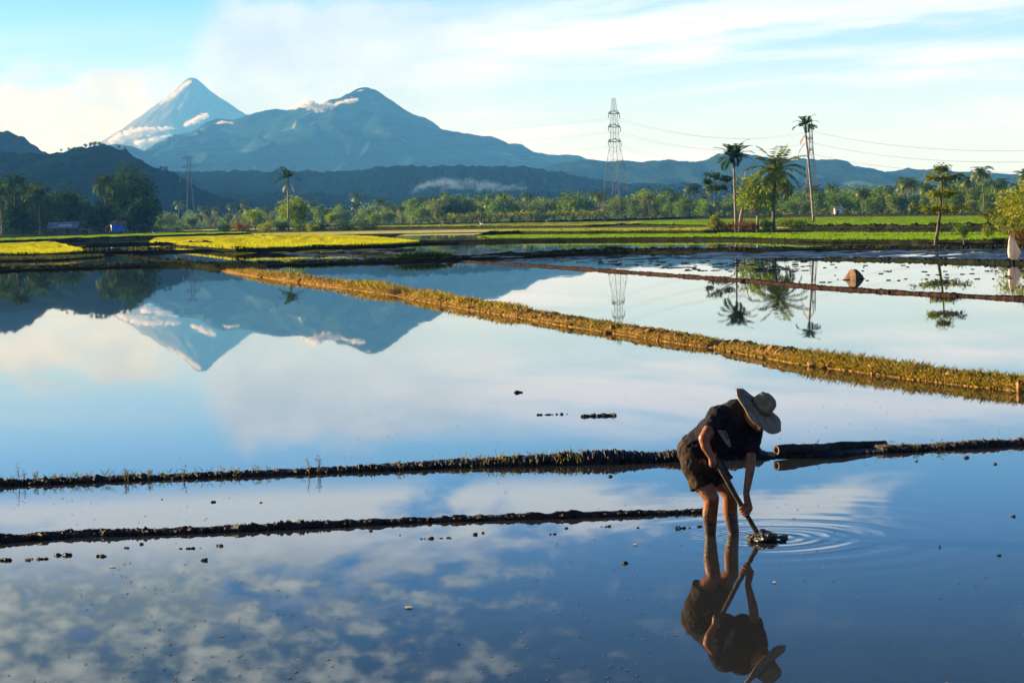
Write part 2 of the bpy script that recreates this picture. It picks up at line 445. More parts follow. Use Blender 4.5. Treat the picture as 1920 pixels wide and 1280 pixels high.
BUND_D, PD = bund(L_DIAG, 0, [(412, .09), (480, .20), (640, .19), (720, .13), (760, .17), (960, .155), (968, .12), (990, .165), (1240, .16), (1325, .11), (1350, .145), (1600, .145), (1920, .145)],
     [(412, .8), (560, 1.3), (960, .9), (1400, .62), (1920, .48)], EARTH, 'golden grassy bund running diagonally across the flooded paddies', .24, 1.2, 21.0, 560, 11,
     gaps=((724, 742), (965, 971), (1320, 1336)), slope=3.0)
bund([(195, 479), (240, 484), (290, 491), (340, 496), (412, 507)], 0, .25, .9, MUDFAR, 'dark bund joining the golden bund to the far left corner', .3, 3, 5.0, slope=2.5)
L_THIN = [(862, 490), (920, 494), (1000, 499), (1140, 509), (1280, 519), (1400, 528), (1540, 541), (1700, 551), (1920, 562), (2050, 569), (2600, 603)]
BUND_T, PT = bund(L_THIN, 0, [(862, .07), (1000, .085), (1140, .10), (1400, .085), (1540, .085), (1920, .08)], .38, BROWN, 'thin reddish brown bund across the right hand paddies', .26, 1.3, 33.0, 270, slope=2.5)
dk = dict(rough=.28, step=3, slope=2.2)
_, P_B = bund([(x, pl(E_B, x)+1.5) for x in range(-600, 2481, 20)], 0, [(0, .22), (860, .21), (1150, .26), (1500, .20), (1920, .18)], 1.6, MUDFAR, 'long dark bund crossing the middle of the paddies', seed=41.0, **dk)
bund([(1380, 487), (1560, 487), (1700, 489), (1860, 494), (1960, 495), (2100, 496), (2500, 492)], 0, [(1380, .02), (1500, .09), (1700, .13), (1920, .15)], .5, MUDFAR, 'low dark mud edge in front of the ploughed mud on the right', seed=44.0, rough=.45, step=2.5, slope=2.2)
_, P_C = bund([(x, pl(E_C, x)+1.0) for x in range(-600, 2481, 20)], 0, [(0, .22), (800, .22), (1560, .14), (1920, .10)], 1.8, MUDFAR, 'second dark bund below the yellow and green rice', seed=47.0, **dk)
_, P_D = bund([(x, pl(E_D, x)+.8) for x in range(-500, 2461, 20)], .5, [(0, .62), (800, .60), (1560, .40), (1920, .32)], 2.0, MUDFAR, 'third dark bund in front of the tree island', seed=51.0, zfun=lambda x: zC(x), **dk)
_, P_E = bund([(x, pl(E_E, x)+.6) for x in range(-500, 2461, 20)], .5, [(0, .75), (800, .65), (1560, .55), (1920, .5)], 2.5, MUDFAR, 'farthest dark bund below the tree line', seed=55.0, zfun=lambda x: zD(x), **dk)
bund([(90, 456), (160, 453), (290, 450)], .47, .35, 1.2, MUDFAR, 'short dark bund between the yellow rice fields', seed=57.0, **dk)
bund([(150, 464), (250, 461), (370, 458), (420, 456)], .47, .3, 1.0, MUDFAR, 'short low bund beside the dark pool', seed=58.0, **dk)
bund([(560, 477), (640, 478), (720, 482), (790, 486)], .12, .16, .9, MUDFAR, 'faint mud bund slanting to the grass tuft', seed=59.0, **dk)
bund([(905, 440), (1000, 436), (1200, 434), (1320, 433)], .62, .3, 1.2, MUDFAR, 'dark line of earth in front of the thin pool', seed=60.0, **dk)
bund([(1480, 431), (1600, 430), (1750, 430), (1960, 430)], .45, .5, 1.5, MUDFAR, 'dark earth bank under the bright green field on the right', seed=61.0, **dk)
bund([(1500, 434.5), (1700, 434), (1960, 434)], .42, .25, 1.2, MUDFAR, 'low dark bank above the green strip on the right', seed=62.0, **dk)

# ------------------------------------------------------------------ rice and grass
def field(top, bot, z, h, mat, name, label, cat, x0, x1, tufts=2500, bl=.16, bw=.07, nv=10, step=6):
    """crop standing between a near line (bot) and a far line (top), both given at crop height"""
    b = MB(); n = max(2, int((x1-x0)/step)); zf = z if callable(z) else (lambda x: z); rows = []
    for j in range(nv+1):
        r = []
        for i in range(n+1):
            x = x0+(x1-x0)*i/n; t = j/nv
            zz = zf(x)+h
            A = ground(x, pl(bot, x), zz); B_ = ground(x, pl(top, x), zz)
            p = A.lerp(B_, t); k = .45*h*fb(p.x*.35, p.y*.12, 3)
            r.append(Vector((p.x+.4*noise.noise(p*.7), p.y, zz+k)))
        rows.append(r)
    front = [Vector((p.x, p.y-.1, p.z-h-.1)) for p in rows[0]]
    vs = front+sum(rows, []); m_ = n+1; fs = []
    for j in range(nv+1):
        for i in range(n): fs.append((j*m_+i, j*m_+i+1, (j+1)*m_+i+1, (j+1)*m_+i))
    b.m = 1; b.add(vs, fs[:n]); b.m = 0; b.add(vs, fs[n:])
    for k in range(tufts*2):
        t = rnd.random()**2.2; x = rnd.uniform(x0, x1)
        zz = zf(x)+h*.55
        A = ground(x, pl(bot, x), zf(x)+h); B_ = ground(x, pl(top, x), zf(x)+h); p = A.lerp(B_, t); p.z = zz
        for _ in range(3):
            q = p+Vector((rnd.uniform(-.3, .3), rnd.uniform(-.3, .3), 0))
            a = rnd.uniform(0, 6.28); d = Vector((math.cos(a)*.45, math.sin(a)*.45, 1))
            b.leaf(q, d, Vector((math.sin(a), -math.cos(a), 0)), bl*rnd.uniform(.7, 1.4)+h*.3, bw)
    return tag(b.build(name, [mat, MUDFAR]), label, cat, kind='stuff')
field([(-200, 457), (0, 452), (60, 451), (100, 453), (150, 466)], [(-200, 484), (0, 474), (120, 472), (150, 469)], .30, .32, RICEY, 'rice_crop', 'ripe yellow rice in the field at the left edge', 'rice', -200, 150)
field([(285, 450), (300, 443), (440, 437), (560, 437), (700, 443), (780, 452)], [(285, 453), (340, 457), (440, 464), (560, 461), (700, 457), (780, 453)], .30, .34, RICEY, 'rice_crop', 'ripe yellow rice in the large field left of centre', 'rice', 285, 780, 5000)
field([(-200, 449), (0, 446), (100, 443), (290, 437), (400, 435)], [(-200, 453), (0, 451), (100, 447), (290, 441), (460, 436)], .8, .25, RICEG, 'rice_crop', 'thin strip of green rice below the village trees', 'rice', -200, 460, 900, nv=4)
field([(-100, 483), (0, 480), (120, 479), (190, 479)], [(-100, 492), (0, 488), (100, 486), (190, 480)], .10, .14, TURF, 'rice_crop', 'patchy green seedlings on the bank at left', 'rice', -100, 190, 700, nv=3, bl=.2)
field([(900, 440), (925, 439), (1000, 440), (1100, 438), (1200, 435.5), (1380, 434), (1560, 436), (1700, 436), (1960, 436), (2440, 424)], [(900, 441), (925, 445.5), (1000, 445.5), (1100, 445), (1200, 444), (1380, 443), (1560, 448), (1700, 448), (1960, 448), (2440, 437)], zC, .16, RICEG, 'rice_crop', 'long bright green strip of young rice in front of the tree island', 'rice', 900, 2440, 8000, nv=6, bl=.12)
field([(1190, 414), (1340, 411), (1560, 407), (1750, 405.5), (1960, 404), (2440, 391)], [(1190, 419), (1340, 421), (1560, 423), (1750, 422), (1960, 421), (2440, 409)], zD, .2, RICEG, 'rice_crop', 'broad bright green rice field behind the tree island', 'rice', 1190, 2440, 8000, nv=8, bl=.14)
field([(590, 423), (760, 421), (900, 419), (1100, 416), (1200, 415)], [(590, 424.5), (760, 424.5), (900, 423.5), (1100, 422), (1200, 418)], zD, .3, RICEP, 'rice_crop', 'pale green rice field in front of the middle tree line', 'rice', 590, 1200, 1800, nv=4)
field([(920, 431), (1050, 430), (1320, 428)], [(920, 433), (1050, 433), (1320, 431.5)], zD, .15, RICEP, 'rice_crop', 'narrow pale green strip of rice left of the tree island', 'rice', 920, 1320, 900, nv=3, bl=.2)

def grass(pts, x0, x1, n, mats, name, label, zlo, zhi, wid, L, W, lean=.5, off=0.0, pw=1.0, skip=()):
    b = MB(); sel = [(px, p) for px, p in pts if x0 <= px <= x1]
    for _ in range(n):
        i = rnd.randrange(1, len(sel)); px, p = sel[i]; t = (p-sel[i-1][1]); t.z = 0; t.normalize(); nr = Vector((-t.y, t.x, 0))
        dens = max(0, min(1, .5+.55*noise.noise(Vector((p.x*.9, p.y*.35, 4)))+.55*noise.noise(Vector((p.x*.3, p.y*.12, 9)))))
        if rnd.random() > dens*1.25+.06 or (zlo is not None and any(a < px < c for a, c in skip)): continue
        k = off+(1-off)*rnd.random()**pw; q = p+nr*(wid(px)*k)+Vector((0, 0, rnd.uniform(zlo(px), zhi(px))*(1-abs(2*k-1)**3)))
        for _ in range(rnd.randint(2, 4)):
            a = rnd.uniform(0, 6.28); d = Vector((math.cos(a)*lean, math.sin(a)*lean, 1))
            b.m = rnd.randrange(len(mats))
            l = L*rnd.uniform(.4, 1.3)*(.45+1.1*dens)
            b.leaf(q, d, Vector((math.sin(a), -math.cos(a), 0)), l, W)
    return tag(b.build(name, mats), label, 'grass', kind='stuff')
GAP = ((722, 744), (964, 972), (1318, 1338))
hD = lambda x: pl([(412, .09), (480, .19), (960, .15), (1325, .13), (1920, .145)], x)
wD = lambda x: pl([(412, .8), (560, 1.3), (960, .9), (1400, .62), (1920, .48)], x)
grass(PD, 412, 2500, 25000, [GOLD, DRYG, TURF, DRYG], 'bund_grass', 'short golden and green grass on the diagonal bund', lambda x: hD(x)*.75, lambda x: hD(x)*1.0, wD, .065, .020, 1.1, .03, 2.2, GAP)
grass(PD, 412, 2500, 8000, [TURF, GREENB, GOLD], 'bund_grass', 'olive green grass along the top of the diagonal bund', lambda x: hD(x)*.8, lambda x: hD(x)*1.05, wD, .075, .016, .8, .35, 1, GAP)
grass(PD, 415, 960, 3300, [GOLD, DRYG, TURF], 'bund_grass', 'long golden grass on the far end of the diagonal bund', lambda x: hD(x)*.7, lambda x: hD(x)*1.1, wD, .17, .03, .6, .1, 1, GAP)
grass(PD, 960, 2300, 2600, [GOLD, TURF, DRYG], 'bund_grass', 'scattered longer tufts on the near half of the diagonal bund', lambda x: hD(x)*.75, lambda x: hD(x)*1.05, wD, .12, .018, .7, .1, 1, GAP)
hN = lambda x: pl([(0, .05), (820, .08), (1150, .11), (1440, .12), (1920, .06)], x)
wN = lambda x: pl([(0, .25), (700, .3), (900, .5), (1450, .6), (1700, .4), (1920, .3)], x)
grass(PN, 840, 1100, 210, [GREENB, TURF, GOLD], 'bund_grass', 'fresh green grass blades on the near mud bund', lambda x: hN(x)*.7, hN, wN, .062, .007, .6)
grass(PN, -100, 700, 150, [GREENB, TURF, GOLD], 'bund_grass', 'sparse seedlings on the left half of the near bund', lambda x: hN(x)*.7, hN, wN, .07, .007, .8)
grass(PN, 1500, 1960, 60, [GOLD, TURF], 'bund_grass', 'dry wisps of grass on the right end of the near bund', lambda x: hN(x)*.7, hN, wN, .08, .007, .9)

for P_, n_, h_, w_, lab, mm, L_ in ((P_B, 3400, .2, 1.6, 'dark short grass on the middle bund', [TURF, MUDFAR, TURF], .12), (P_C, 7000, .5, 1.8, 'dark green and brown grass on the second bund', [TURF, TURF, DRYG], .16),
        (P_D, 3500, .5, 2.0, 'dark grass on the third bund', [TURF, TURF, GREENB], .2), (P_E, 3500, .6, 2.5, 'dark grass on the farthest bund', [TURF, TURF, DRYG], .25)):
    grass(P_, -500, 2460, n_, mm, 'bund_grass', lab, lambda x, h_=h_: h_*.5, lambda x, h_=h_: h_*.95, lambda x, w_=w_: w_, L_, L_*.45, .8, 0, 1.6)
# ploughed mud breaking the surface on the right
b = MB()
def mudpatch(px, py, L, W, z=0.0):
    p = ground(px, py, z); n = 9; top = []
    ring = []
    for i in range(n):
        a = 2*math.pi*i/n; k = rnd.uniform(.6, 1.2)
        ring.append(p+Vector((math.cos(a)*L*k, math.sin(a)*W*k, -.01)))
    c_ = [r_+(p-r_)*.35+Vector((0, 0, .01+rnd.uniform(.01, .03))) for r_ in ring]
    b.add(ring+c_, [(i, (i+1) % n, n+(i+1) % n, n+i) for i in range(n)]+[tuple(range(n, 2*n))])
for _ in range(260):
    x = rnd.uniform(1320, 1960); y0 = pl(E_B, x)+4; y1 = pl([(1320, 484), (1560, 485), (1860, 491), (1960, 492)], x)
    y = lerp(y0, y1, rnd.random()); mudpatch(x, y, rnd.uniform(.3, 1.5), rnd.uniform(.2, .9))
for _ in range(190):
    x = rnd.uniform(960, 1520); y = rnd.uniform(pl(E_B, x)+7, pl([(960, 486), (1100, 494), (1300, 508), (1520, 512)], x))
    mudpatch(x, y, rnd.uniform(.15, .9)*(1.6 if y < 487 else .4), rnd.uniform(.1, .5)*(1 if y < 487 else .35))
for _ in range(60): mudpatch(rnd.uniform(1540, 1950), rnd.uniform(496, 530), rnd.uniform(.05, .16), rnd.uniform(.03, .07))
for _ in range(120): mudpatch(rnd.uniform(520, 960), rnd.uniform(466, 482), rnd.uniform(.3, 1.2), rnd.uniform(.2, .6), .125)
tag(b.build('mud_patches', SHEEN), 'ploughed mud breaking the water surface in the far paddies', 'mud', kind='stuff')
# ------------------------------------------------------------------ hills and mountains
def hill_mat(name, c1, c2, c3, s1, s2):
    m, nt, out = newmat(name)
    p = nt.nodes.new('ShaderNodeBsdfDiffuse')
    co = pos()
    a = mixc(nz(co, s1, 6, .65).sm(.35, .7), c1, c2)
    a = mixc(nz(co, s2, 3, .55, .6).sm(.60, .68)*.8, a, c3)
    setc(p.inputs['Color'], a); nt.links.new(p.outputs[0], out.inputs[0]); return m
M_FOR = hill_mat('forest_hill', (.001, .006, .005), (.003, .015, .009), (.006, .022, .011), .05, .012)
M_MT = hill_mat('mountain_green', (.008, .020, .010), (.022, .044, .018), (.15, .20, .085), .012, .0030)
M_MT2 = hill_mat('mountain_right', (.007, .018, .008), (.022, .042, .016), (.10, .14, .055), .02, .006)
M_VOL = hill_mat('volcano_rock', (.12, .115, .11), (.17, .155, .14), (.22, .20, .18), .006, .0015)

def ridge(name, label, prof, Y, W, mat, gul=0.0, gsx=200., gsy=700., crest=0.0, cfr=.02, nrow=26, step=4, power=1.25, seed=0.0, back=.6, skew=0.0):
    """a hill whose crest passes through a skyline at distance Y; slopes fall W metres to the front and back*W behind"""
    b = MB(); x0, x1 = prof[0][0], prof[-1][0]; n = int((x1-x0)/step); rows = []
    nb = max(3, nrow//4)
    for j in range(-nb, nrow+1):
        t = j/nrow if j >= 0 else -j/nb
        r = []
        for i in range(n+1):
            px = x0+(x1-x0)*i/n; p = atY(px, pl(prof, px), Y); zc = p.z
            x = p.x+skew*t*W; y = Y-t*W if j >= 0 else Y+t*W*back
            f = (1-t)**power
            z = zc*f
            g = 1-abs(noise.noise(Vector((x/gsx+.6*noise.noise(Vector((x/gsx, y/gsy, seed+3))), y/gsy, seed))))*2
            z += gul*(g-1)*.75*zc*min(1, 3.2*t)*(1-t)**.8 if j > 0 else 0
            z += crest*(noise.fractal(Vector((x*cfr, y*cfr, seed)), .8, 2.2, 5))
            r.append(Vector((x, y, max(z, -.4) if t < 1 else -.5)))
        rows.append(r)
    vs = []; m_ = n+1; fs = []
    rows = rows[:nb][::1]+rows[nb:]
    for r in rows: vs += r
    for j in range(len(rows)-1):
        for i in range(n): fs.append((j*m_+i, (j+1)*m_+i, (j+1)*m_+i+1, j*m_+i+1))
    b.add(vs, fs)
    return tag(b.build(name, mat, smooth=True), label, 'hill', kind='structure')

# far smoking cone
pk = atY(359, 146, 14000.); prof = [(0, 0), (6, 0.5), (12, 4), (22, 13), (40, 30), (80, 58), (120, 86), (170, 117), (230, 151), (320, 198), (430, 242), (560, 285)]
b = MB(); na, nr_ = 150, 60; k_ = 14000/FPX; vs = []
for j in range(nr_+1):
    r = 560*(j/nr_)**1.5; base = pk.z-pl(prof, r)*k_
    for i in range(na):
        a = 2*math.pi*i/na
        g = noise.noise(Vector((math.cos(a)*4.5, math.sin(a)*4.5, r*.012)))*.35+noise.fractal(Vector((math.cos(a)*r*.05, math.sin(a)*r*.05, 3)), .9, 2.1, 4)*.45
        z = base+g*min(r*.09, 8)*k_*(1 if r < 420 else max(0, (560-r)/140))
        vs.append(Vector((pk.x+math.cos(a)*r*k_, pk.y+math.sin(a)*r*k_, max(z, -.5))))
fs = []
for j in range(nr_):
    for i in range(na): fs.append((j*na+i, (j+1)*na+i, (j+1)*na+(i+1) % na, j*na+(i+1) % na))
b.add(vs, fs)
tag(b.build('volcano', M_VOL, smooth=True), 'tall blue cone of the far smoking volcano', 'volcano', kind='structure')

ridge('mountain', 'broad blue green mountain with a pointed summit in the middle distance',
      [(120, 345), (180, 325), (240, 308), (275, 293), (300, 277), (330, 258), (370, 240), (405, 224), (440, 221), (470, 214), (487, 210), (520, 207), (545, 208), (560, 205), (600, 201), (617, 190), (640, 184), (657, 180), (666, 170), (676, 163.5), (690, 163.5), (702, 168), (720, 182), (732, 190), (750, 203), (768, 213), (784, 220), (796, 220), (812, 229), (826, 241), (850, 247), (900, 252), (930, 261), (955, 274), (980, 275), (1000, 284), (1040, 290), (1085, 296), (1140, 303), (1200, 316), (1300, 338), (1400, 360)],
      8200, 3000, M_MT, .46, 260, 800, 12, .008, 64, 3, 1.1, 2.0, skew=-.15)
ridge('hill', 'rounded dark hump in front of the mountain summit',
      [(380, 330), (460, 275), (520, 250), (560, 238), (600, 225), (640, 212), (680, 209), (720, 213), (770, 224), (820, 245), (900, 280), (960, 310), (1000, 330)],
      7500, 2300, M_MT, .44, 230, 700, 12, .008, 54, 3, 1.15, 6.0, skew=-.12)
ridge('hill', 'brown edged low hill at the foot of the volcano', [(120, 330), (180, 285), (205, 272), (218, 270), (245, 272), (270, 283), (300, 300), (340, 325), (380, 350)], 6800, 1200, M_MT, .1, 150, 600, 6, .01, 18, 4, 1.2, 9.0)
ridge('hill', 'long wooded hill under the pylon at right',
      [(930, 350), (1000, 318), (1060, 302), (1100, 301), (1140, 304), (1180, 303), (1220, 299), (1260, 299), (1310, 303), (1330, 297), (1355, 291), (1400, 291), (1430, 295), (1480, 301), (1530, 299), (1560, 300), (1590, 306), (1620, 316), (1640, 321), (1700, 319), (1740, 318), (1800, 322), (1860, 326), (1960, 332), (2200, 350)],
      5200, 1700, M_MT2, .3, 150, 500, 7, .018, 30, 3, 1.2, 12.0)
ridge('hill', 'dark blue wooded ridge behind the middle tree line',
      [(240, 345), (300, 324), (360, 322), (440, 320), (540, 321), (600, 322), (660, 320), (700, 316), (720, 312), (760, 310), (800, 312), (860, 311), (920, 312), (980, 312), (1020, 318), (1060, 324), (1085, 332), (1150, 342), (1240, 345), (1330, 343), (1400, 340), (1500, 350), (1700, 370)],
      3300, 900, M_FOR, .02, 300, 300, 5, .05, 34, 2, 1.1, 15.0)
ridge('hill', 'low wooded rise at the foot of the dark ridge', [(200, 385), (300, 372), (420, 366), (520, 362), (640, 366), (760, 370), (900, 366), (1000, 362), (1100, 358), (1250, 356), (1400, 352), (1500, 360), (1640, 366)], 2500, 500, M_FOR, .02, 180, 180, 7, .05, 18, 2, 1.0, 18.0)
ridge('hill', 'dark forested hill behind the village trees',
      [(-420, 300), (-300, 292), (-160, 290), (-60, 290), (0, 284), (40, 290), (75, 287), (105, 288), (130, 283), (160, 276), (185, 274), (215, 276), (235, 282), (255, 296), (280, 310), (300, 316), (330, 326), (350, 340), (370, 352), (400, 364), (440, 376), (500, 392)],
      2000, 700, M_FOR, .02, 300, 300, 3.5, .07, 40, 2, 1.15, 21.0)
ridge('hill', 'higher forested hill rising out of frame at the left edge',
      [(-420, 190), (-260, 205), (-120, 225), (-40, 238), (0, 246), (20, 250), (45, 258), (65, 272), (85, 285), (105, 294), (140, 305), (200, 325)],
      2900, 900, M_FOR, .03, 300, 300, 5, .05, 34, 2, 1.15, 24.0)
# ------------------------------------------------------------------ clouds clinging to the mountains, smoke
def puff_mat(name, col, alpha):
    m, nt, out = newmat(name)
    d = nt.nodes.new('ShaderNodeBsdfDiffuse'); d.inputs[0].default_value = (*col, 1)
    t = nt.nodes.new('ShaderNodeBsdfTranslucent'); t.inputs[0].default_value = (*col, 1)
    a = nt.nodes.new('ShaderNodeMixShader'); a.inputs[0].default_value = .5
    nt.links.new(d.outputs[0], a.inputs[1]); nt.links.new(t.outputs[0], a.inputs[2])
    tr = nt.nodes.new('ShaderNodeBsdfTransparent'); mx = nt.nodes.new('ShaderNodeMixShader'); mx.inputs[0].default_value = alpha
    nt.links.new(tr.outputs[0], mx.inputs[1]); nt.links.new(a.outputs[0], mx.inputs[2]); nt.links.new(mx.outputs[0], out.inputs[0])
    return m
PUFF = puff_mat('cloud_vapour', (.97, .96, .95), .17)
SMOKE = puff_mat('smoke_vapour', (.40, .66, 1.0), .022)
def vapour(name, label, spine, Y, n, mat, sq=.6, seed=0, cat='cloud', spread=1.2):
    """spine: (px, py, radius px) points; many thin overlapping puffs"""
    b = MB(); r_ = random.Random(seed); k = Y/FPX
    for _ in range(int(n*2.2)):
        i = r_.randrange(len(spine)-1) if len(spine) > 1 else 0
        a, c_ = spine[i], spine[min(i+1, len(spine)-1)]; t = r_.random()
        px, py, rr = (lerp(a[q], c_[q], t) for q in range(3))
        o = Vector((r_.gauss(0, .42), r_.gauss(0, .42), r_.gauss(0, .42)*sq))*rr*spread
        s = rr*r_.choice((.10, .14, .18, .25, .36))*max(.3, 1.15-o.length/(rr+.01)*.6)
        p = atY(px, py, Y)+Vector((o.x*k, o.y*k, o.z*k))
        b.blob(p, s*k*1.25, s*k, s*k*.85, .5, 1.9, 9, 7, r_.uniform(0, 99))
    return tag(b.build(name, mat, smooth=True), label, cat, kind='stuff')
vapour('cloud', 'white cloud bank lying on the lower slope of the volcano', [(205, 268, 8), (222, 258, 12), (245, 250, 15), (268, 247, 14), (290, 245, 9), (325, 240, 6)], 12700, 260, PUFF, seed=3)
vapour('cloud', 'white cloud bank in the gap right of the low brown hill', [(255, 268, 10), (280, 268, 14), (300, 262, 12), (318, 256, 8)], 12600, 200, PUFF, seed=4)
vapour('cloud', 'small white cloud on the right flank of the volcano', [(346, 236, 5), (358, 230, 8), (374, 222, 9), (388, 216, 7)], 12700, 150, PUFF, seed=5)
vapour('cloud', 'thin cloud trailing along the left edge of the volcano summit', [(300, 194, 5), (318, 184, 8), (334, 172, 9), (348, 158, 8), (358, 152, 5)], 13750, 120, PUFF, seed=6)
vapour('cloud', 'tiny white cloud on the left shoulder of the broad mountain', [(405, 232, 3), (418, 229, 5), (436, 231, 4)], 7900, 90, PUFF, .5, 7)
vapour('cloud', 'white cloud spilling over the ridge left of the pointed summit', [(550, 204, 6), (578, 194, 12), (600, 201, 12), (628, 198, 8), (652, 191, 8), (670, 187, 6)], 7850, 380, PUFF, .6, 8)
vapour('cloud', 'wisp of cloud close under the pointed summit', [(668, 172, 2.5), (680, 169, 2.5)], 8050, 40, PUFF, .5, 9)
vapour('cloud', 'faint wisp of cloud on the right face of the summit', [(694, 194, 2.5), (706, 193, 2.5), (718, 191, 1.5)], 7900, 40, PUFF, .5, 10)
vapour('smoke', 'drifting bluish smoke above the middle tree line', [(768, 366, 4), (785, 352, 9), (800, 346, 12), (830, 343, 17), (860, 346, 18), (900, 347, 17), (940, 351, 13), (985, 352, 9)], 1250, 330, SMOKE, .6, 12, 'smoke')
# ------------------------------------------------------------------ vegetation
F_PALM = foliage('palm_leaf', (.030, .068, .010), (.13, .19, .022), .6, .28, .5, .03)
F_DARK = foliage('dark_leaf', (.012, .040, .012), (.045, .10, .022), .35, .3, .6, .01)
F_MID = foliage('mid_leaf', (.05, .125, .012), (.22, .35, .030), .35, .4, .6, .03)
F_LIGHT = foliage('light_leaf', (.10, .16, .02), (.34, .36, .04), .6, .4)
F_BAMB = foliage('bamboo_leaf', (.09, .13, .03), (.24, .27, .07), .4, .4)
F_SUN = foliage('sunny_leaf', (.075, .16, .008), (.32, .42, .022), .8, .42, .6, .02)
F_HAZY = foliage('pale_grove_leaf', (.07, .14, .03), (.27, .34, .09), .35, .4, .6, .02)
F_YEL = foliage('yellow_leaf', (.14, .18, .012), (.40, .42, .025), .8, .42)
F_RED = foliage('dry_leaf', (.12, .05, .015), (.34, .16, .05), 1.5, .35)
BARK = solid('bark', (.10, .075, .05), (.24, .19, .13), 3, .9, .5, 12, .1)
PALEBARK = solid('pale_bark', (.20, .165, .125), (.40, .34, .26), 2, .85, .4, 9, .1)
DARKBARK = solid('dark_bark', (.03, .022, .016), (.08, .06, .045), 3, .9, .5, 12, .1)

def frond(b, p0, az, el, L, droop, nl, ll, lw, r_, hang=.5, thick=.02):
    """feather palm leaf: arching rachis with leaflets down both sides"""
    pts = []; p = Vector(p0); ds = L/nl
    for i in range(nl+1):
        e = el-droop*(i/nl)**1.4
        d = Vector((math.cos(az)*math.cos(e), math.sin(az)*math.cos(e), math.sin(e)))
        pts.append((p.copy(), d)); p = p+d*ds
    b.tube([q for q, _ in pts[::2]], [thick*(1-.8*i/len(pts[::2])) for i in range(len(pts[::2]))], 3, False)
    for i, (q, d) in enumerate(pts[1:], 1):
        t = i/nl; sl = ll*(.45+.9*math.sin(math.pi*min(1, .12+t*.86)))*r_.uniform(.85, 1.15)
        side = d.cross(Vector((0, 0, 1)))
        if side.length < .1: side = Vector((-math.sin(az), math.cos(az), 0))
        side.normalize(); upv = side.cross(d)
        for s in (-1, 1):
            dd = side*s*.85+d*.55+upv*.12-Vector((0, 0, hang*(.4+r_.random()*.6)))
            b.leaf(q, dd, upv+Vector((r_.uniform(-.3, .3), r_.uniform(-.3, .3), 0)), sl, lw)

def coconut(name, h, lean, nf, L, seed, label, cat, loc, group=None, mats=None, droop=1.5, ll=.8, lw=.16, nl=12, tr=.16, nuts=True, elmin=-.6, elmax=1.35, trunk_mat=None, hang=.5, az0=0, young=None):
    r_ = random.Random(seed)
    t = thing(name, label, cat, loc, 0, group)
    tb = MB(); top = Vector((lean[0], lean[1], h)); pts = []; n = 9
    for i in range(n+1):
        s = i/n; pts.append(Vector((lean[0]*s**1.7, lean[1]*s**1.7, h*s-.3*(1-s))))
    tb.tube(pts, [tr*(1.35-.6*(i/n)) if i else tr*1.7 for i in range(n+1)], 7)
    tb.build('trunk', trunk_mat or BARK, t, True)
    cb = MB()
    for k in range(nf):
        u_ = (k+.5)/nf; el = elmax+(elmin-elmax)*u_**.9+r_.uniform(-.12, .12); az = az0+k*2.399+r_.uniform(-.25, .25)
        cb.m = 0
        frond(cb, top, az, el, L*r_.uniform(.85, 1.08)*(.8 if el > 1.1 else 1), droop*r_.uniform(.8, 1.15)*(.75 if el > 1 else 1), nl, ll, lw, r_, hang)
    cb.build('crown', mats or F_PALM, t)
    if nuts:
        nb_ = MB()
        for k in range(6):
            a = k*1.05; nb_.blob(top+Vector((math.cos(a)*.25, math.sin(a)*.25, -.22-.1*(k % 2))), .15, .15, .18, .1, 2, 7, 5, k)
        nb_.build('coconuts', F_BAMB if seed % 2 else F_RED, t, True)
    return t

def leafmass(b, c, rx, ry, rz, n, ls, r_, core=.55, flat=0.0):
    c = Vector(c)
    for _ in range(n):
        d = Vector((r_.gauss(0, 1), r_.gauss(0, 1), r_.gauss(0, 1))); d.normalize()
        k = core+(1-core)*r_.random()**.6; k *= 1+.28*noise.noise(d*2.1+c*.7)
        p = c+Vector((d.x*rx, d.y*ry, d.z*rz))*k
        o = d*.6+Vector((r_.uniform(-1, 1), r_.uniform(-1, 1), r_.uniform(-.9, .5)))
        b.leaf(p, o, Vector((r_.uniform(-1, 1), r_.uniform(-1, 1), r_.uniform(-1, 1)+1.2)), ls*r_.uniform(.6, 1.35), ls*r_.uniform(.45, .75))

def broad(name, h, w, seed, label, cat, loc, group=None, leaf=F_MID, bark=BARK, nclump=16, per=90, ls=.42, base=.3, tr=.2, shape='round', lean=0.0):
    r_ = random.Random(seed); t = thing(name, label, cat, loc, 0, group)
    tb = MB(); cb = MB(); cz = h*(base+1)/2; rz = h*(1-base)/2
    fork = Vector((lean*h*.3, 0, h*base*.9))
    tb.tube([(0, 0, -.3), (lean*h*.12, .03, h*base*.45), fork], [tr*1.4, tr*1.05, tr*.9], 7)
    for k in range(nclump):
        if shape == 'dome':
            d = Vector((r_.gauss(0, 1), r_.gauss(0, 1), abs(r_.gauss(0, 1)))).normalized()
        else: d = Vector((r_.gauss(0, 1), r_.gauss(0, 1), r_.gauss(0, .9))).normalized()
        q = .35+.55*r_.random()
        c_ = Vector((d.x*w/2*q+lean*h*.4, d.y*w/2*q, cz+d.z*rz*q))
        s = w*r_.uniform(.13, .25)
        leafmass(cb, c_, s*1.15, s*1.15, s*.85, per, ls, r_)
        if k < 9: 
            mid = fork.lerp(c_, .5)+Vector((r_.uniform(-.1, .1)*w*.3, r_.uniform(-.1, .1)*w*.3, -.03*h))
            tb.tube([fork, mid, c_], [tr*.55, tr*.33, tr*.12], 5)
    leafmass(cb, (lean*h*.4, 0, cz), w*.32, w*.32, rz*.72, per*3, ls, r_, .3)
    tb.build('trunk', bark, t, True); cb.build('crown', leaf, t)
    return t

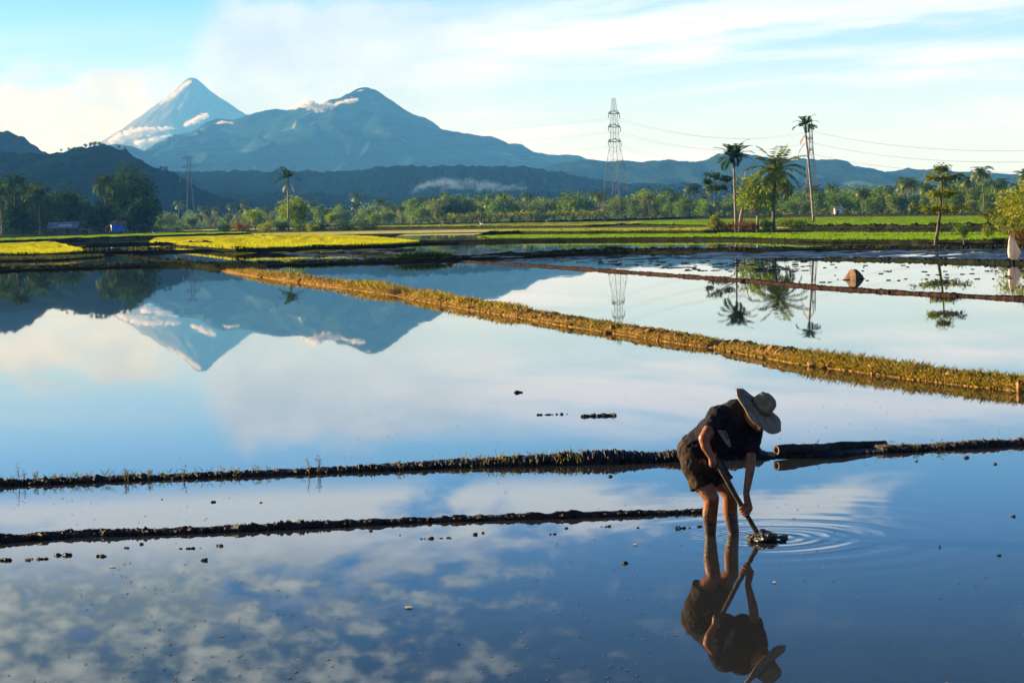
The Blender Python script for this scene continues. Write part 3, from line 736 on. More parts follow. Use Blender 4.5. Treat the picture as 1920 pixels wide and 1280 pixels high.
def bamboo(name, h, w, seed, label, cat, loc, group=None, leaf=F_BAMB, n=16):
    r_ = random.Random(seed); t = thing(name, label, cat, loc, 0, group); tb = MB(); cb = MB()
    for k in range(n):
        a = r_.uniform(0, 6.28); hh = h*r_.uniform(.6, 1.0); out_ = w*.5*r_.uniform(.4, 1.0); pts = []
        for i in range(8):
            s = i/7; pts.append(Vector((math.cos(a)*(out_*s**2+.25), math.sin(a)*(out_*s**2+.25), hh*(s-.22*max(0, s-.6)**1.5*2)-.2)))
        tb.tube(pts, [.06*(1-.8*i/7) for i in range(8)], 4, False)
        for i in range(46):
            s = r_.uniform(.25, 1.0)**.8; j = min(6, int(s*7)); p = pts[j].lerp(pts[j+1], s*7-j) if j < 7 else pts[7]
            p = p+Vector((r_.gauss(0, .3), r_.gauss(0, .3), r_.gauss(0, .25)))
            cb.leaf(p, Vector((math.cos(a)*.6+r_.uniform(-.7, .7), math.sin(a)*.6+r_.uniform(-.7, .7), r_.uniform(-1.1, .3))), Vector((r_.uniform(-1, 1), r_.uniform(-1, 1), .6)), r_.uniform(.5, 1.0), .22)
    tb.build('stems', F_BAMB, t); cb.build('crown', leaf, t)
    return t

def banana(name, h, seed, label, cat, loc, group=None):
    r_ = random.Random(seed); t = thing(name, label, cat, loc, 0, group); tb = MB(); cb = MB()
    for q in range(3):
        o = Vector((r_.uniform(-.8, .8), r_.uniform(-.8, .8), 0)); hh = h*r_.uniform(.22, .42)
        tb.tube([o-Vector((0, 0, .2)), o+Vector((0, 0, hh))], [.14, .09], 6)
        for k in range(8):
            a = k*2.4+r_.uniform(-.3, .3); e0 = r_.uniform(.4, 1.35); L = h*.68; p = o+Vector((0, 0, hh)); prev = None
            for i in range(6):
                e = e0-1.5*(i/5)**1.3; d = Vector((math.cos(a)*math.cos(e), math.sin(a)*math.cos(e), math.sin(e)))
                sdv = Vector((-math.sin(a), math.cos(a), -.15))*(.32*math.sin(math.pi*(i+.4)/5.6))
                cur = (p-sdv, p+sdv)
                if prev: cb.quad(prev[0], prev[1], cur[1], cur[0])
                prev = cur; p = p+d*L/5
    tb.build('trunk', F_DARK, t); cb.build('leaves', F_LIGHT, t)
    return t

# --- the tree line: prototypes first, then copies that share their meshes
def far(px, Y, dz=0.0):
    return place(px, Y, zE(px)+dz)
LAB = {
 ('coconut', 'mid'): 'coconut palm in the hazy tree line behind the pale rice', ('broad', 'mid'): 'rounded broadleaf tree in the hazy tree line behind the pale rice',
 ('bamboo', 'mid'): 'feathery bamboo clump in the hazy tree line behind the pale rice', ('banana', 'mid'): 'banana plant at the foot of the hazy middle tree line',
 ('coconut', 'right'): 'coconut palm in the dark tree line behind the bright green field', ('broad', 'right'): 'dark broadleaf tree in the tree line behind the bright green field',
 ('bamboo', 'right'): 'bamboo clump in the tree line behind the bright green field', ('banana', 'right'): 'banana plant at the foot of the right hand tree line',
 ('coconut', 'back'): 'small palm crown showing above the hazy middle tree line', ('broad', 'back'): 'pale distant tree showing above the hazy middle tree line',
}
NAMES = {'coconut': 'coconut_palm', 'broad': 'broadleaf_tree', 'bamboo': 'bamboo_clump', 'banana': 'banana_plant'}
CATS = {'coconut': 'palm tree', 'broad': 'tree', 'bamboo': 'bamboo', 'banana': 'banana plant'}
PROTO = {}
def make(kind, v, loc, label, group):
    if kind == 'coconut': return coconut('coconut_palm', [9.5, 11, 8.0][v], [(.6, .2), (-.9, .3), (.2, -.4)][v], [17, 19, 15][v], 3.6, 30+v, label, CATS[kind], loc, group, nl=10, ll=1.1, lw=.32, nuts=False, elmax=1.1)
    if kind == 'broad': return broad('broadleaf_tree', [9, 7.5, 11][v], [9, 7, 8][v], 40+v, label, CATS[kind], loc, group, [F_MID, F_HAZY, F_MID][v], nclump=[17, 14, 18][v], per=80, ls=.75, base=.04)
    if kind == 'bamboo': return bamboo('bamboo_clump', 9, 6, 50+v, label, CATS[kind], loc, group)
    return banana('banana_plant', 4.5, 60+v, label, CATS[kind], loc, group)
def plant(kind, zone, px, Y, s, dz=0.0):
    nv_ = {'coconut': 3, 'broad': 3, 'bamboo': 1, 'banana': 1}[kind]; v = rnd.randrange(nv_); loc = far(px, Y, dz); rz = rnd.uniform(0, 6.28)
    lab = LAB[(kind, zone)]; grp = {'mid': 'trees of the hazy middle tree line', 'right': 'trees of the right hand tree line', 'back': 'distant trees behind the middle tree line'}[zone]
    grp = CATS[kind]+' among the '+grp
    if (kind, v) not in PROTO:
        t = make(kind, v, loc, lab, grp); PROTO[(kind, v)] = t; t.rotation_euler.z = rz; t.scale = (s, s, s*rnd.uniform(.9, 1.1)); return t
    return dup(PROTO[(kind, v)], loc=loc, rz=rz, s=(s*rnd.uniform(.9, 1.15), s*rnd.uniform(.9, 1.15), s), label=lab, group=grp)
def pick(w_):
    x = rnd.random()*sum(w_.values())
    for k, q in w_.items():
        x -= q
        if x <= 0: return k
    return k
# middle: thick line x 300-1260
for px in range(296, 1270, 11):
    x = px+rnd.uniform(-7, 7); big = pl([(300, .85), (480, .85), (620, .95), (760, 1.0), (830, 1.25), (900, 1.15), (1000, 1.1), (1100, 1.15), (1260, 1.15)], x)
    k = pick({'coconut': .22, 'broad': .5, 'bamboo': .28 if x > 480 else .7})
    Y = pl([(300, 1020), (700, 960), (860, 860), (1260, 800)], x)*rnd.uniform(.95, 1.07)
    plant(k, 'mid', x, Y, big*rnd.uniform(.75, 1.12)*(.82 if k == 'coconut' else 1))
for px in range(300, 1260, 26):
    x = px+rnd.uniform(-10, 10); plant(pick({'coconut': .5, 'broad': .5}), 'back', x, rnd.uniform(1150, 1300), rnd.uniform(.95, 1.35))
for px in range(840, 1130, 11):
    x = px+rnd.uniform(-4, 4); plant('banana', 'mid', x, rnd.uniform(735, 770), rnd.uniform(.7, 1.0)*1.2)
for px in range(640, 830, 22): plant(pick({'banana': .6, 'broad': .4}), 'mid', px+rnd.uniform(-7, 7), 850, rnd.uniform(.5, .8))
# right: x 1190-1960
for px in range(1190, 1985, 11):
    x = px+rnd.uniform(-6, 6); big = pl([(1190, .85), (1330, .8), (1500, .85), (1600, 1.0), (1660, 1.1), (1760, 1.0), (1850, 1.15), (1960, 1.3)], x)
    k = pick({'coconut': .5 if x > 1540 else .15, 'broad': .5, 'bamboo': .1})
    plant(k, 'right', x, pl([(1190, 800), (1560, 680), (1960, 560)], x)*rnd.uniform(.95, 1.1), big*rnd.uniform(.72, 1.05)*.84)
for px in range(1200, 1985, 21):
    x = px+rnd.uniform(-9, 9); plant(pick({'coconut': .45, 'broad': .55}), 'right', x, pl([(1190, 900), (1560, 790), (1960, 690)], x), rnd.uniform(.9, 1.2))
for px in range(1230, 1900, 60): plant(pick({'banana': .7, 'broad': .3}), 'right', px+rnd.uniform(-20, 20), pl([(1190, 760), (1560, 650), (1960, 540)], px), rnd.uniform(.45, .7))

# --- village trees at the left: individuals
def vt(px, Y): return place(px, Y, zE(0)-.1)
VPALM = foliage('village_palm_leaf', (.012, .040, .012), (.075, .125, .022), .6, .3, .6, .01)
VT = [ # px, distance, height, width, leaf, label
 (-60, 640, 17, 15, F_DARK, 'dark village tree cut by the left edge of the view'),
 (14, 620, 16, 12, F_DARK, 'dense dark village tree behind the leftmost palm'),
 (60, 640, 15, 11, F_DARK, 'dark round village tree between two palms'),
 (92, 660, 12.5, 9, F_DARK, 'dark village tree standing left of the shack'),
 (125, 655, 14, 10, F_DARK, 'broad dark village tree right behind the shack'),
 (158, 670, 10.5, 8, F_DARK, 'lower dark village tree between the shack and the blue hut'),
 (222, 650, 17.5, 9.5, F_DARK, 'tall dark tree behind the blue hut'),
 (252, 645, 18.5, 11, F_DARK, 'tallest dark tree of the village with a ragged top'),
 (274, 655, 16, 7.5, F_DARK, 'tall dark tree at the right end of the village'),
 (30, 600, 8, 9, F_DARK, 'low dark tree in front of the village trees at left'),
 (190, 615, 7, 7, F_DARK, 'low bushy tree left of the blue hut'),
 (262, 625, 8, 7, F_DARK, 'low dark tree right of the blue hut'),
]
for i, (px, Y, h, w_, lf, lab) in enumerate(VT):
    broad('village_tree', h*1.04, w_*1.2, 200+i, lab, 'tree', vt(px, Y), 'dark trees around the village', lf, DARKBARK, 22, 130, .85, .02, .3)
for i, (px, Y, h, lab) in enumerate([(28, 600, 14.0, 'tall coconut palm with sunlit fronds at the far left'), (75, 610, 11.0, 'coconut palm with drooping fronds left of the shack'), (4, 590, 11, 'coconut palm leaning at the left edge'), (200, 640, 14, 'coconut palm with pale fronds beside the tallest tree')]):
    coconut('coconut_palm', h, (.5-.3*i, 0), 18, 4.6, 230+i, lab, 'palm tree', vt(px, Y), 'palms of the village', nl=11, ll=1.3, lw=.45, nuts=False, mats=VPALM)

def undergrowth(label, x0, x1, Yf, hf, n, mats, ls, seed):
    r_ = random.Random(seed); b = MB()
    for _ in range(n):
        x = r_.uniform(x0, x1); h = hf(x)*r_.uniform(.5, 1.0); p = far(x, Yf(x)*r_.uniform(1.0, 1.06)); b.m = r_.randrange(len(mats))
        leafmass(b, p+Vector((0, 0, h*.45)), h*.7, h*.7, h*.5, 46, ls, r_, .35)
    return tag(b.build('undergrowth', mats), label, 'undergrowth', kind='stuff')
undergrowth('dense low growth under the hazy middle tree line', 290, 1270, lambda x: pl([(300, 1040), (700, 985), (860, 900), (1260, 840)], x), lambda x: pl([(300, 5), (600, 5.5), (830, 8), (1260, 7)], x), 420, [F_MID, F_HAZY, F_MID], 1.0, 91)
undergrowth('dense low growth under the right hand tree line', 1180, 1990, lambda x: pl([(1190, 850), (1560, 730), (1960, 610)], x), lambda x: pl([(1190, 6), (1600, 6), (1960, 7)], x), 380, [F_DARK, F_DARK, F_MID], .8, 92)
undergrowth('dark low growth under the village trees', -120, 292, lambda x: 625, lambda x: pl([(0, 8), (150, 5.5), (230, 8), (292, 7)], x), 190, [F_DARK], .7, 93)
# --- trees on the hill crest behind the village
for i, (px, py, s) in enumerate([(115, 281, .6), (129, 280, .75), (139, 279, .8), (160, 274, .9), (170, 272, 1.0), (178, 271, 1.1), (187, 271, 1.0), (222, 276, .9), (234, 279, .7), (302, 315, .8), (311, 317, .9)]):
    p = atY(px, py, 2000); p.z = atY(px, py+3, 2000).z
    dup(PROTO[('broad', 1)] if ('broad', 1) in PROTO else list(PROTO.values())[0], loc=p, rz=i*1.3, s=s*.55, label='tiny tree standing out on the crest of the dark left hill', group='trees on the left hill crest')

# --- the slender palm by the yellow rice, with bushes round it
pB = place(541, 470, .9)
def areca(name, h, lean, seed, label, loc, nf=9, L=2.6, mats=F_PALM, trunk=PALEBARK, tr=.10, dead=None, droop=1.1):
    r_ = random.Random(seed); t = thing(name, label, 'palm tree', loc)
    tb = MB(); pts = [Vector((lean*s**1.2, 0, h*s-.3*(1-s))) for s in [i/9 for i in range(10)]]
    tb.tube(pts, [tr*(1.25-.45*i/9) for i in range(10)], 8); tb.build('trunk', trunk, t, True)
    top = pts[-1]; sb = MB(); sb.tube([top-Vector((0, 0, .2)), top+Vector((0, 0, .5)), top+Vector((0, 0, 1.1))], [tr*1.0, tr*1.25, tr*.5], 8)
    sb.build('crownshaft', F_BAMB, t, True)
    cb = MB(); c_ = top+Vector((0, 0, .95))
    for k in range(nf):
        el = 1.35-1.45*((k+.5)/nf)+r_.uniform(-.1, .1)
        frond(cb, c_, k*2.399+r_.uniform(-.2, .2), el, L*r_.uniform(.85, 1.1), droop, 13, L*.28, L*.10, r_, .18, .03)
    cb.build('crown', mats, t)
    if dead:
        for (z0, az, L2, mt) in dead:
            db = MB(); frond(db, top+Vector((0, 0, z0)), az, -.7, L2, .9, 9, .5, .16, r_, .8, .03); db.build('dead_frond', mt, t)
    return t
areca('areca_palm', 10.0, .15, 301, 'slender palm with a small tuft crown beyond the yellow rice', pB, 10, 3.1, F_DARK, PALEBARK, .17,
      dead=[(.2, 2.6, 2.4, F_BAMB), (.2, .5, 2.4, F_BAMB), (0, 3.6, 2.0, F_BAMB)], droop=.9)
broad('bushy_tree', 7.4, 6.8, 302, 'bushy sunlit tree right behind the slender palm', 'tree', place(553, 478, .9), None, F_SUN, BARK, 20, 120, .45, .06, .15)
broad('bushy_tree', 5.2, 3.6, 303, 'leaning sparse tree left of the slender palm', 'tree', place(480, 474, .9), None, F_SUN, BARK, 9, 60, .36, .3, .1, lean=-.3)
broad('bushy_tree', 4.6, 3.8, 304, 'small lone tree right of the slender palm', 'tree', place(621, 640, 1.0), None, F_SUN, BARK, 9, 80, .42, .25, .12)
for i, (px, Y, h, w_, lf, lab) in enumerate([
    (455, 486, 2.4, 4.5, F_RED, 'brownish mound of brush left of the slender palm'), (500, 470, 2.0, 4.5, F_LIGHT, 'yellow green bush at the foot of the leaning tree'),
    (528, 466, 2.2, 3.5, F_DARK, 'dark bush at the foot of the slender palm'), (565, 462, 1.6, 4, F_MID, 'low green bush right of the slender palm'),
    (600, 458, 1.4, 4.5, F_DARK, 'low dark bush farther right of the slender palm'), (424, 500, 1.8, 4, F_DARK, 'low dark bush at the left end of the brush row'), (585, 440, 1.2, 2.5, F_LIGHT, 'tuft of pale grass above the yellow rice'),
    (650, 450, 1.2, 5, F_DARK, 'long low dark bush beyond the yellow rice'), (690, 446, 1.1, 5, F_DARK, 'flat dark bush at the end of the brush row')]):
    broad('bush', h, w_, 310+i, lab, 'bush', place(px, Y, .85), 'bushes around the slender palm', lf, DARKBARK, 9, 70, .34, .02, .05)

# --- the tree island on the right
YI = 258.0
def isl(px, Y=YI, dz=0.0): return place(px, Y, pl([(1300, .55), (1440, .6), (1560, .66)], px)+dz)
areca('areca_palm', 7.1, -.1, 401, 'short thick crowned palm with a pale trunk on the tree island', isl(1380), 16, 2.6, F_DARK, PALEBARK, .13)
coconut('coconut_palm', 6.6, (.42, 0), 28, 4.1, 402, 'large coconut palm with spreading sunlit fronds on the tree island', 'palm tree', isl(1450), None, nl=18, ll=.9, lw=.19, tr=.16, elmin=-1.0, elmax=1.45, droop=1.25, trunk_mat=BARK, az0=.4, hang=.55, mats=foliage('island_palm_leaf', (.055, .12, .008), (.32, .37, .03), .8, .42, .5, .03))
areca('areca_palm', 13.2, -.95, 403, 'tallest palm with a bare leaning trunk and dark tuft crown', place(1526, 330, .62), 12, 2.15, F_DARK, PALEBARK, .16,
      dead=[(-.4, 3.4, 1.6, F_RED), (-1.6, 3.3, 2.3, F_RED), (-.5, .2, 1.3, F_YEL)], droop=1.25)
broad('leafy_tree', 6.3, 4.6, 404, 'leafy bright green tree between the two island palms', 'tree', isl(1421), None, F_SUN, PALEBARK, 17, 95, .34, .26, .16)
t = thing('bare_tree', 'half bare tree with pale forked limbs and flat dark tufts', 'tree', isl(1387, YI+3)); r_ = random.Random(9)
tb = MB(); cb = MB(); k_ = YI/FPX
def bt(dx, dy, y=0): return Vector((dx*k_, y, -dy*k_))
tb.tube([bt(0, 5), bt(3, -25), bt(9, -45)], [.24, .2, .17], 7)
tb.tube([bt(9, -45), bt(4, -70), bt(-14, -82), bt(-34, -92), bt(-50, -98)], [.16, .13, .10, .06, .03], 6)
tb.tube([bt(4, -70), bt(10, -92), bt(14, -110), bt(24, -122)], [.12, .08, .05, .02], 5)
tb.tube([bt(-2, -40), bt(-12, -66), bt(-32, -78), bt(-52, -76)], [.12, .09, .06, .03], 5)
for _ in range(46):
    a = bt(r_.uniform(-45, 26), r_.uniform(-112, -78), r_.uniform(-.8, .8)); tb.tube([a, a+Vector((r_.uniform(-1, .6), r_.uniform(-.5, .5), r_.uniform(.2, .9)))], [.025, .008], 3, False)
for (dx, dy, w_) in [(-50, -104, 16), (-34, -98, 14), (-20, -96, 9), (-52, -78, 13), (-34, -80, 12), (-60, -92, 7)]:
    leafmass(cb, bt(dx, dy), w_*k_, w_*k_*1.2, 3.6*k_, 150, .30, r_, .2)
tb.build('trunk', PALEBARK, t, True); cb.build('crown', F_DARK, t)
broad('round_shrub', 1.7, 1.9, 406, 'round sunlit shrub at the left end of the tree island', 'bush', isl(1341, 250), None, F_LIGHT, DARKBARK, 11, 110, .2, .02, .05)
for i, (px, Y, h, w_, lf, lab) in enumerate([
    (1366, 252, .8, 1.6, F_RED, 'reddish dry brush beside the round shrub'), (1395, 251, .9, 2.0, F_RED, 'reddish dry brush at the foot of the pale trunks'), (1412, 253, .8, 1.6, F_RED, 'brown dry brush under the leafy tree'),
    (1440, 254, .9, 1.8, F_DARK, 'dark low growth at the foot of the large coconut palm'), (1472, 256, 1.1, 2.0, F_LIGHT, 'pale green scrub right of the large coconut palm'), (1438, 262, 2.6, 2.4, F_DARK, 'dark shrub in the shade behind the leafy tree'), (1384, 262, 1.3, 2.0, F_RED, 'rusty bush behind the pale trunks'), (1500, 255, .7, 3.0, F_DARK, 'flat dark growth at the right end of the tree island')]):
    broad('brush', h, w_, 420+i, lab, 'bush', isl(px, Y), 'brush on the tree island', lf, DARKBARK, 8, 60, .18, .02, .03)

# --- the tiered tree on the right
Yt = 150.0; t = thing('tiered_tree', 'lone tree with umbrella like tiers of yellow green leaves', 'tree', place(1754, Yt, .12)); r_ = random.Random(17)
tb = MB(); cb = MB(); k_ = Yt/FPX
tb.tube([bt(-2, 12), bt(0, 0), bt(5, -28), bt(10, -62), bt(13, -95), bt(14, -125), bt(13, -143)], [.15, .13, .11, .09, .065, .045, .02], 8)
for (dx, dy, n_, R_, zc, lf) in [(10, -62, 10, 52, -9, 1.0), (13, -92, 7, 34, -7, .8), (14, -122, 9, 38, -8, .9), (13, -140, 4, 14, -6, .7)]:
    for q in range(n_):
        a = q*2*math.pi/n_+r_.uniform(-.25, .25); L_ = R_*k_*r_.uniform(.65, 1.05); o = bt(dx, dy)
        m1 = o+Vector((math.cos(a)*L_*.5, math.sin(a)*L_*.5, L_*.14)); e_ = o+Vector((math.cos(a)*L_, math.sin(a)*L_, L_*.16-zc*0))
        tb.tube([o, m1, e_], [.045, .028, .01], 5)
        for s_ in (.5, .75, 1.0):
            p = o.lerp(e_, s_)+Vector((r_.uniform(-.1, .1), r_.uniform(-.1, .1), .06))
            for _ in range(27):
                b_ = p+Vector((r_.gauss(0, .14), r_.gauss(0, .14), r_.gauss(-.02, .12))); an = r_.uniform(0, 6.28)
                cb.leaf(b_, Vector((math.cos(an), math.sin(an), r_.uniform(-1.0, .25))), Vector((0, 0, 1)), r_.uniform(.2, .4), .14)
tb.build('trunk', BARK, t, True); cb.build('crown', foliage('tier_leaf', (.07, .13, .010), (.34, .38, .025), 1.2, .42), t)

# --- shrubs by it and the bushes at the right edge
def rs(px, Y, z=.12): return place(px, Y, z)
broad('shrub', 1.55, 1.3, 501, 'small bent shrub with a sunlit stem right of the tiered tree', 'bush', rs(1808, 152), None, F_MID, PALEBARK, 9, 46, .15, .25, .05, lean=-.12)
broad('shrub', 1.2, .9, 502, 'little yellow shrub on the green strip', 'bush', rs(1852, 156), None, F_YEL, PALEBARK, 7, 36, .13, .3, .04)
banana('banana_plant', 2.1, 503, 'leafy banana plant in front of the right hand bushes', 'banana plant', rs(1862, 215, .5))
broad('bush', 4.6, 3.6, 504, 'tall yellow green bush cut by the right edge', 'bush', rs(1926, 150), None, F_YEL, BARK, 16, 100, .2, .1, .07)
broad('bush', 2.3, 2.2, 505, 'yellow leafed bush at the right edge above the white sack', 'bush', rs(1892, 154), None, F_LIGHT, PALEBARK, 12, 80, .17, .25, .06)
broad('bush', 2.6, 2.6, 506, 'sunlit spreading bush near the right edge', 'bush', rs(1908, 165), None, F_YEL, BARK, 12, 90, .2, .05, .05)
broad('bush', 1.0, 2.4, 507, 'low reddish bush under the right edge bushes', 'bush', rs(1915, 146), None, F_RED, DARKBARK, 9, 70, .16, .02, .03)

# --- tufts on the far bunds
def tuft(name, label, px, py, z, n, w_, L, mt, seed, up=0.0):
    r_ = random.Random(seed); b = MB(); p = ground(px, py, z)+Vector((0, 0, up))
    for _ in range(n):
        a = r_.uniform(0, 6.28); q = p+Vector((r_.gauss(0, w_), r_.gauss(0, w_*.3), .05)); d = Vector((math.cos(a)*.6, math.sin(a)*.6, 1))
        b.leaf(q, d, Vector((math.sin(a), -math.cos(a), 0)), L*r_.uniform(.5, 1.2), .05)
    return tag(b.build(name, mt, loc=p), label, 'grass tuft')
tuft('grass_tuft', 'dark green grass tuft where the middle bunds meet', 782, 485, .15, 420, .75, .55, F_DARK, 1)
tuft('grass_tuft', 'smaller dark tuft just right of the bund crossing', 818, 484, .15, 300, .6, .45, F_DARK, 2)
tuft('grass_tuft', 'small green tuft on the middle bund below the pylon', 1150, 473, .0, 160, .35, .4, F_DARK, 3, .15)
# tuft('grass_tuft', 'dry grass tuft at the right end of the golden bund', 1893, 736, 0, 90, .10, .16, DRYG, 4, .12)
# ------------------------------------------------------------------ pylons and cables
STEEL = solid('galvanised_steel', (.045, .05, .055), (.085, .09, .095), 1.5, .6, 0, None, .4)
REDW = solid('aviation_red', (.14, .045, .035), None, 1, .6)
CABLE = solid('cable', (.05, .05, .055), None, 1, .6)
GLASSI = solid('insulator', (.30, .33, .34), None, 1, .3)
def pylon(label, base, h, wb, prof, arms, rz, seed, leg=.26, br=.11, nb=13):
    t = thing('power_pylon', label, 'pylon', base, rz)
    lb = MB(); bb = MB()
    W = lambda s: pl(prof, s)*.36
    zs = [0]; s = 0
    for i in range(nb): zs.append(1-(1-(i+1)/nb)**1.0)
    zs = [(i/nb)**.92 for i in range(nb+1)]
    cs = ((-1, -1), (1, -1), (1, 1), (-1, 1))
    P = lambda c, s: Vector((c[0]*W(s), c[1]*W(s), s*h))
    for c in cs: lb.tube([P(c, s) for s in zs], [leg*(1-.45*s) for s in zs], 4)
    for a, b_ in zip(zs, zs[1:]):
        for i in range(4):
            c, d = cs[i], cs[(i+1) % 4]
            bb.bar(P(c, a), P(d, b_), br, 3); bb.bar(P(d, a), P(c, b_), br, 3); bb.bar(P(c, b_), P(d, b_), br, 3)
    lb.build('legs', STEEL, t); bb.build('bracing', STEEL, t)
    ends = []
    for s, L in arms:
        z = s*h; ab = MB()
        for sg in (-1, 1):
            e = Vector((sg*L, 0, z+.25))
            for y in (-1, 1):
                ab.bar(Vector((sg*W(s), y*W(s), z)), e, .12, 3); ab.bar(Vector((sg*W(s), y*W(s), z+1.3)), e, .12, 3)
            for q in (.33, .66): ab.bar(Vector((sg*lerp(W(s), L, q), -W(s)*(1-q), z+.1)), Vector((sg*lerp(W(s), L, q), W(s)*(1-q), z+1.2*(1-q))), .08, 3)
        a_ = ab.build('cross_arm', STEEL, t)
        for sg in (-1, 1):
            ib = MB(); e = Vector((sg*L, 0, z+.2))
            ib.tube([e, e-Vector((0, 0, .3)), e-Vector((0, 0, 1.6))], [.05, .16, .13], 6); ib.build('insulator', GLASSI, a_)
            ends.append(e-Vector((0, 0, 1.6)))
    M = Matrix.Rotation(rz, 4, 'Z')
    return [M @ e+Vector(base) for e in ends]
YP = 770.
bp = place(1156, YP, zE(1156)); hp = (atY(1146, 185, YP)-bp).z; wbp = 54*YP/FPX
e1 = pylon('tall steel lattice pylon standing clear against the sky right of centre', bp, hp, wbp, [(0, wbp), (.45, 6.2), (.63, 3.0), (.82, 2.5), (1, 1.25)], [(.64, 4.4), (.76, 4.1), (.87, 3.8)], R(58), 1, .105, .030)
Y2 = 1020.
bp2 = place(1523, Y2, zE(1523)); hp2 = (atY(1512, 222, Y2)-bp2).z
e2 = pylon('lattice pylon hidden behind the tallest palm', bp2, hp2, 8, [(0, 8.5), (.45, 5.0), (.66, 2.3), (1, 1.4)], [(.66, 4.2), (.78, 4.0), (.90, 3.6)], R(70), 2, .14, .045)
Y3 = 1500.
bp3 = place(358, Y3, zE(358)); hp3 = (atY(358, 293, Y3)-bp3).z
e3 = pylon('hazy lattice pylon in front of the big mountain at left', bp3, hp3, 8, [(0, 8), (.5, 4.6), (.72, 3.0), (1, 3.0)], [(.68, 6.0), (.84, 5.0), (.97, 4.0)], R(15), 3, .14, .05, 11)
def cable(a, b_, sag, label, r=.02):
    b = MB(); pts = []
    for i in range(25):
        s = i/24; p = a.lerp(b_, s); p.z -= sag*4*s*(1-s); pts.append(p)
    b.tube(pts, r, 4, False)
    return tag(b.build('power_cable', CABLE, loc=a), label, 'cable', 'power cables strung between the pylons')
lv = ['lowest', 'middle', 'topmost']
for i in range(6):
    L_ = lv[i//2]; sd_ = 'left hand' if i % 2 == 0 else 'right hand'
    cable(e1[i], e2[i], 5, '%s %s power cable between the clear pylon and the one behind the palm' % (L_, sd_))
    f = e1[i]+Vector((-330, 55, -4+i*.6)); cable(e1[i], f, 6, '%s %s power cable running left from the clear pylon' % (L_, sd_), .015)
    q = atY(2010, [318, 318, 300, 298, 280, 276][i]+(i % 2)*3, 700); cable(e2[i], q, 3.5, '%s %s power cable running right from the tallest palm out of view' % (L_, sd_), .024)

# ------------------------------------------------------------------ huts
TIN = solid('weathered_tin', (.16, .19, .20), (.30, .33, .34), .8, .5, .2, 4, .4)
PALE = solid('pale_sheet', (.55, .60, .64), (.70, .74, .76), 1, .5)
WOODD = solid('old_boards', (.05, .045, .04), (.12, .10, .08), 1.5, .85, .4, 8, .1)
TARP = solid('blue_tarpaulin', (.006, .10, .62), (.012, .16, .75), .8, .45, .4, 2, .4)
WHITEP = solid('white_wall', (.70, .66, .60), (.82, .78, .70), 1, .7)
NIPA = solid('thatch', (.13, .10, .06), (.26, .20, .12), 3, .95, .6, 10, .05)
def gable(b, c, lx, ly, z0, h, ov=.4):
    x, y = lx/2+ov, ly/2+ov; c = Vector(c)
    e = [c+Vector(p) for p in ((-x, -y, z0), (x, -y, z0), (x, y, z0), (-x, y, z0), (-x, 0, z0+h), (x, 0, z0+h))]
    d = [q-Vector((0, 0, .10)) for q in e]
    b.add(e+d, [(0, 1, 5, 4), (2, 3, 4, 5), (7, 6, 10, 11), (9, 8, 11, 10), (0, 6, 7, 1), (2, 8, 9, 3), (0, 4, 10, 6), (4, 3, 9, 10), (1, 7, 11, 5), (5, 11, 8, 2)])
ph = place(121, 590, zE(100)-.1); t = thing('shack', 'low grey shack with a tin roof in front of the village trees', 'shack', ph)
b = MB(); b.box((0, 0, .85), 7.0, 4, 1.7); b.build('wall', WOODD, t)
b = MB(); gable(b, (0, 0, 0), 7.2, 4.2, 1.75, 1.5); rf = b.build('roof', TIN, t)
b = MB()
b.add([(-1.0, -2.12, 2.14), (2.4, -2.12, 2.14), (2.4, -1.5, 2.52), (-1.0, -1.5, 2.52), (-1.0, -2.14, 2.2), (2.4, -2.14, 2.2), (2.4, -1.52, 2.58), (-1.0, -1.52, 2.58)], [(4, 5, 6, 7), (0, 1, 5, 4), (1, 2, 6, 5), (3, 0, 4, 7)]); b.build('roof_sheet', PALE, rf)
b = MB(); b.box((1.2, -2.03, .85), .8, .06, 1.5); b.build('door', DARKBARK, t)
b = MB(); b.box((-1.8, -2.03, 1.05), 1.1, .06, .6); b.build('window', DARKBARK, t)
b = MB(); b.box((5.2, -.5, 1.2), 3.0, 2.2, .12); [b.bar((4+dx_, -1.4+dy_, 0), (4+dx_, -1.4+dy_, 1.2), .06) for dx_ in (0, 2.5) for dy_ in (0, 1.8)]; b.build('lean_to', TIN, t)
pt = place(222, 585, zE(100)-.1); t = thing('tarpaulin_hut', 'small hut wrapped in a bright blue tarpaulin under the tallest tree', 'hut', pt)
b = MB(); vs_ = []
for i in range(9):
    for j in range(5): vs_.append((-1.45+3.3*i/8, -1.2+.08*math.sin(i*1.9+j), .45+1.75*j/4-(.12*math.sin(i*.9) if j == 0 else 0)))
b.add(vs_, [(i*5+j, (i+1)*5+j, (i+1)*5+j+1, i*5+j+1) for i in range(8) for j in range(4)]); b.build('tarpaulin', TARP, t)
b = MB(); b.add([(-1.5, -1.2, .5), (-1.5, -1.2, 2.2), (-2.05, .6, 2.3), (-2.0, .6, .7)], [(0, 1, 2, 3)]); b.build('side_sheet', PALE, t)
b = MB(); [b.bar((x_, y_, 0), (x_, y_, 2.4), .07) for x_ in (-1.4, 1.85) for y_ in (-1.1, 1.2)]; b.build('posts', WOODD, t)
b = MB(); gable(b, (.2, 0, 0), 3.3, 2.4, 2.25, .9, .35); b.build('roof', NIPA, t)
b = MB(); b.bar((-3.0, -.9, 1.6), (-.2, -1.0, 3.3), .06); b.build('pole', PALEBARK, t)
pw = place(1572, 640, zE(1572)+.2); t = thing('white_hut', 'small white walled hut at the foot of the right hand palms', 'hut', pw)
b = MB(); b.box((0, 0, .9), 2.2, 2.2, 1.8); b.build('wall', WHITEP, t)
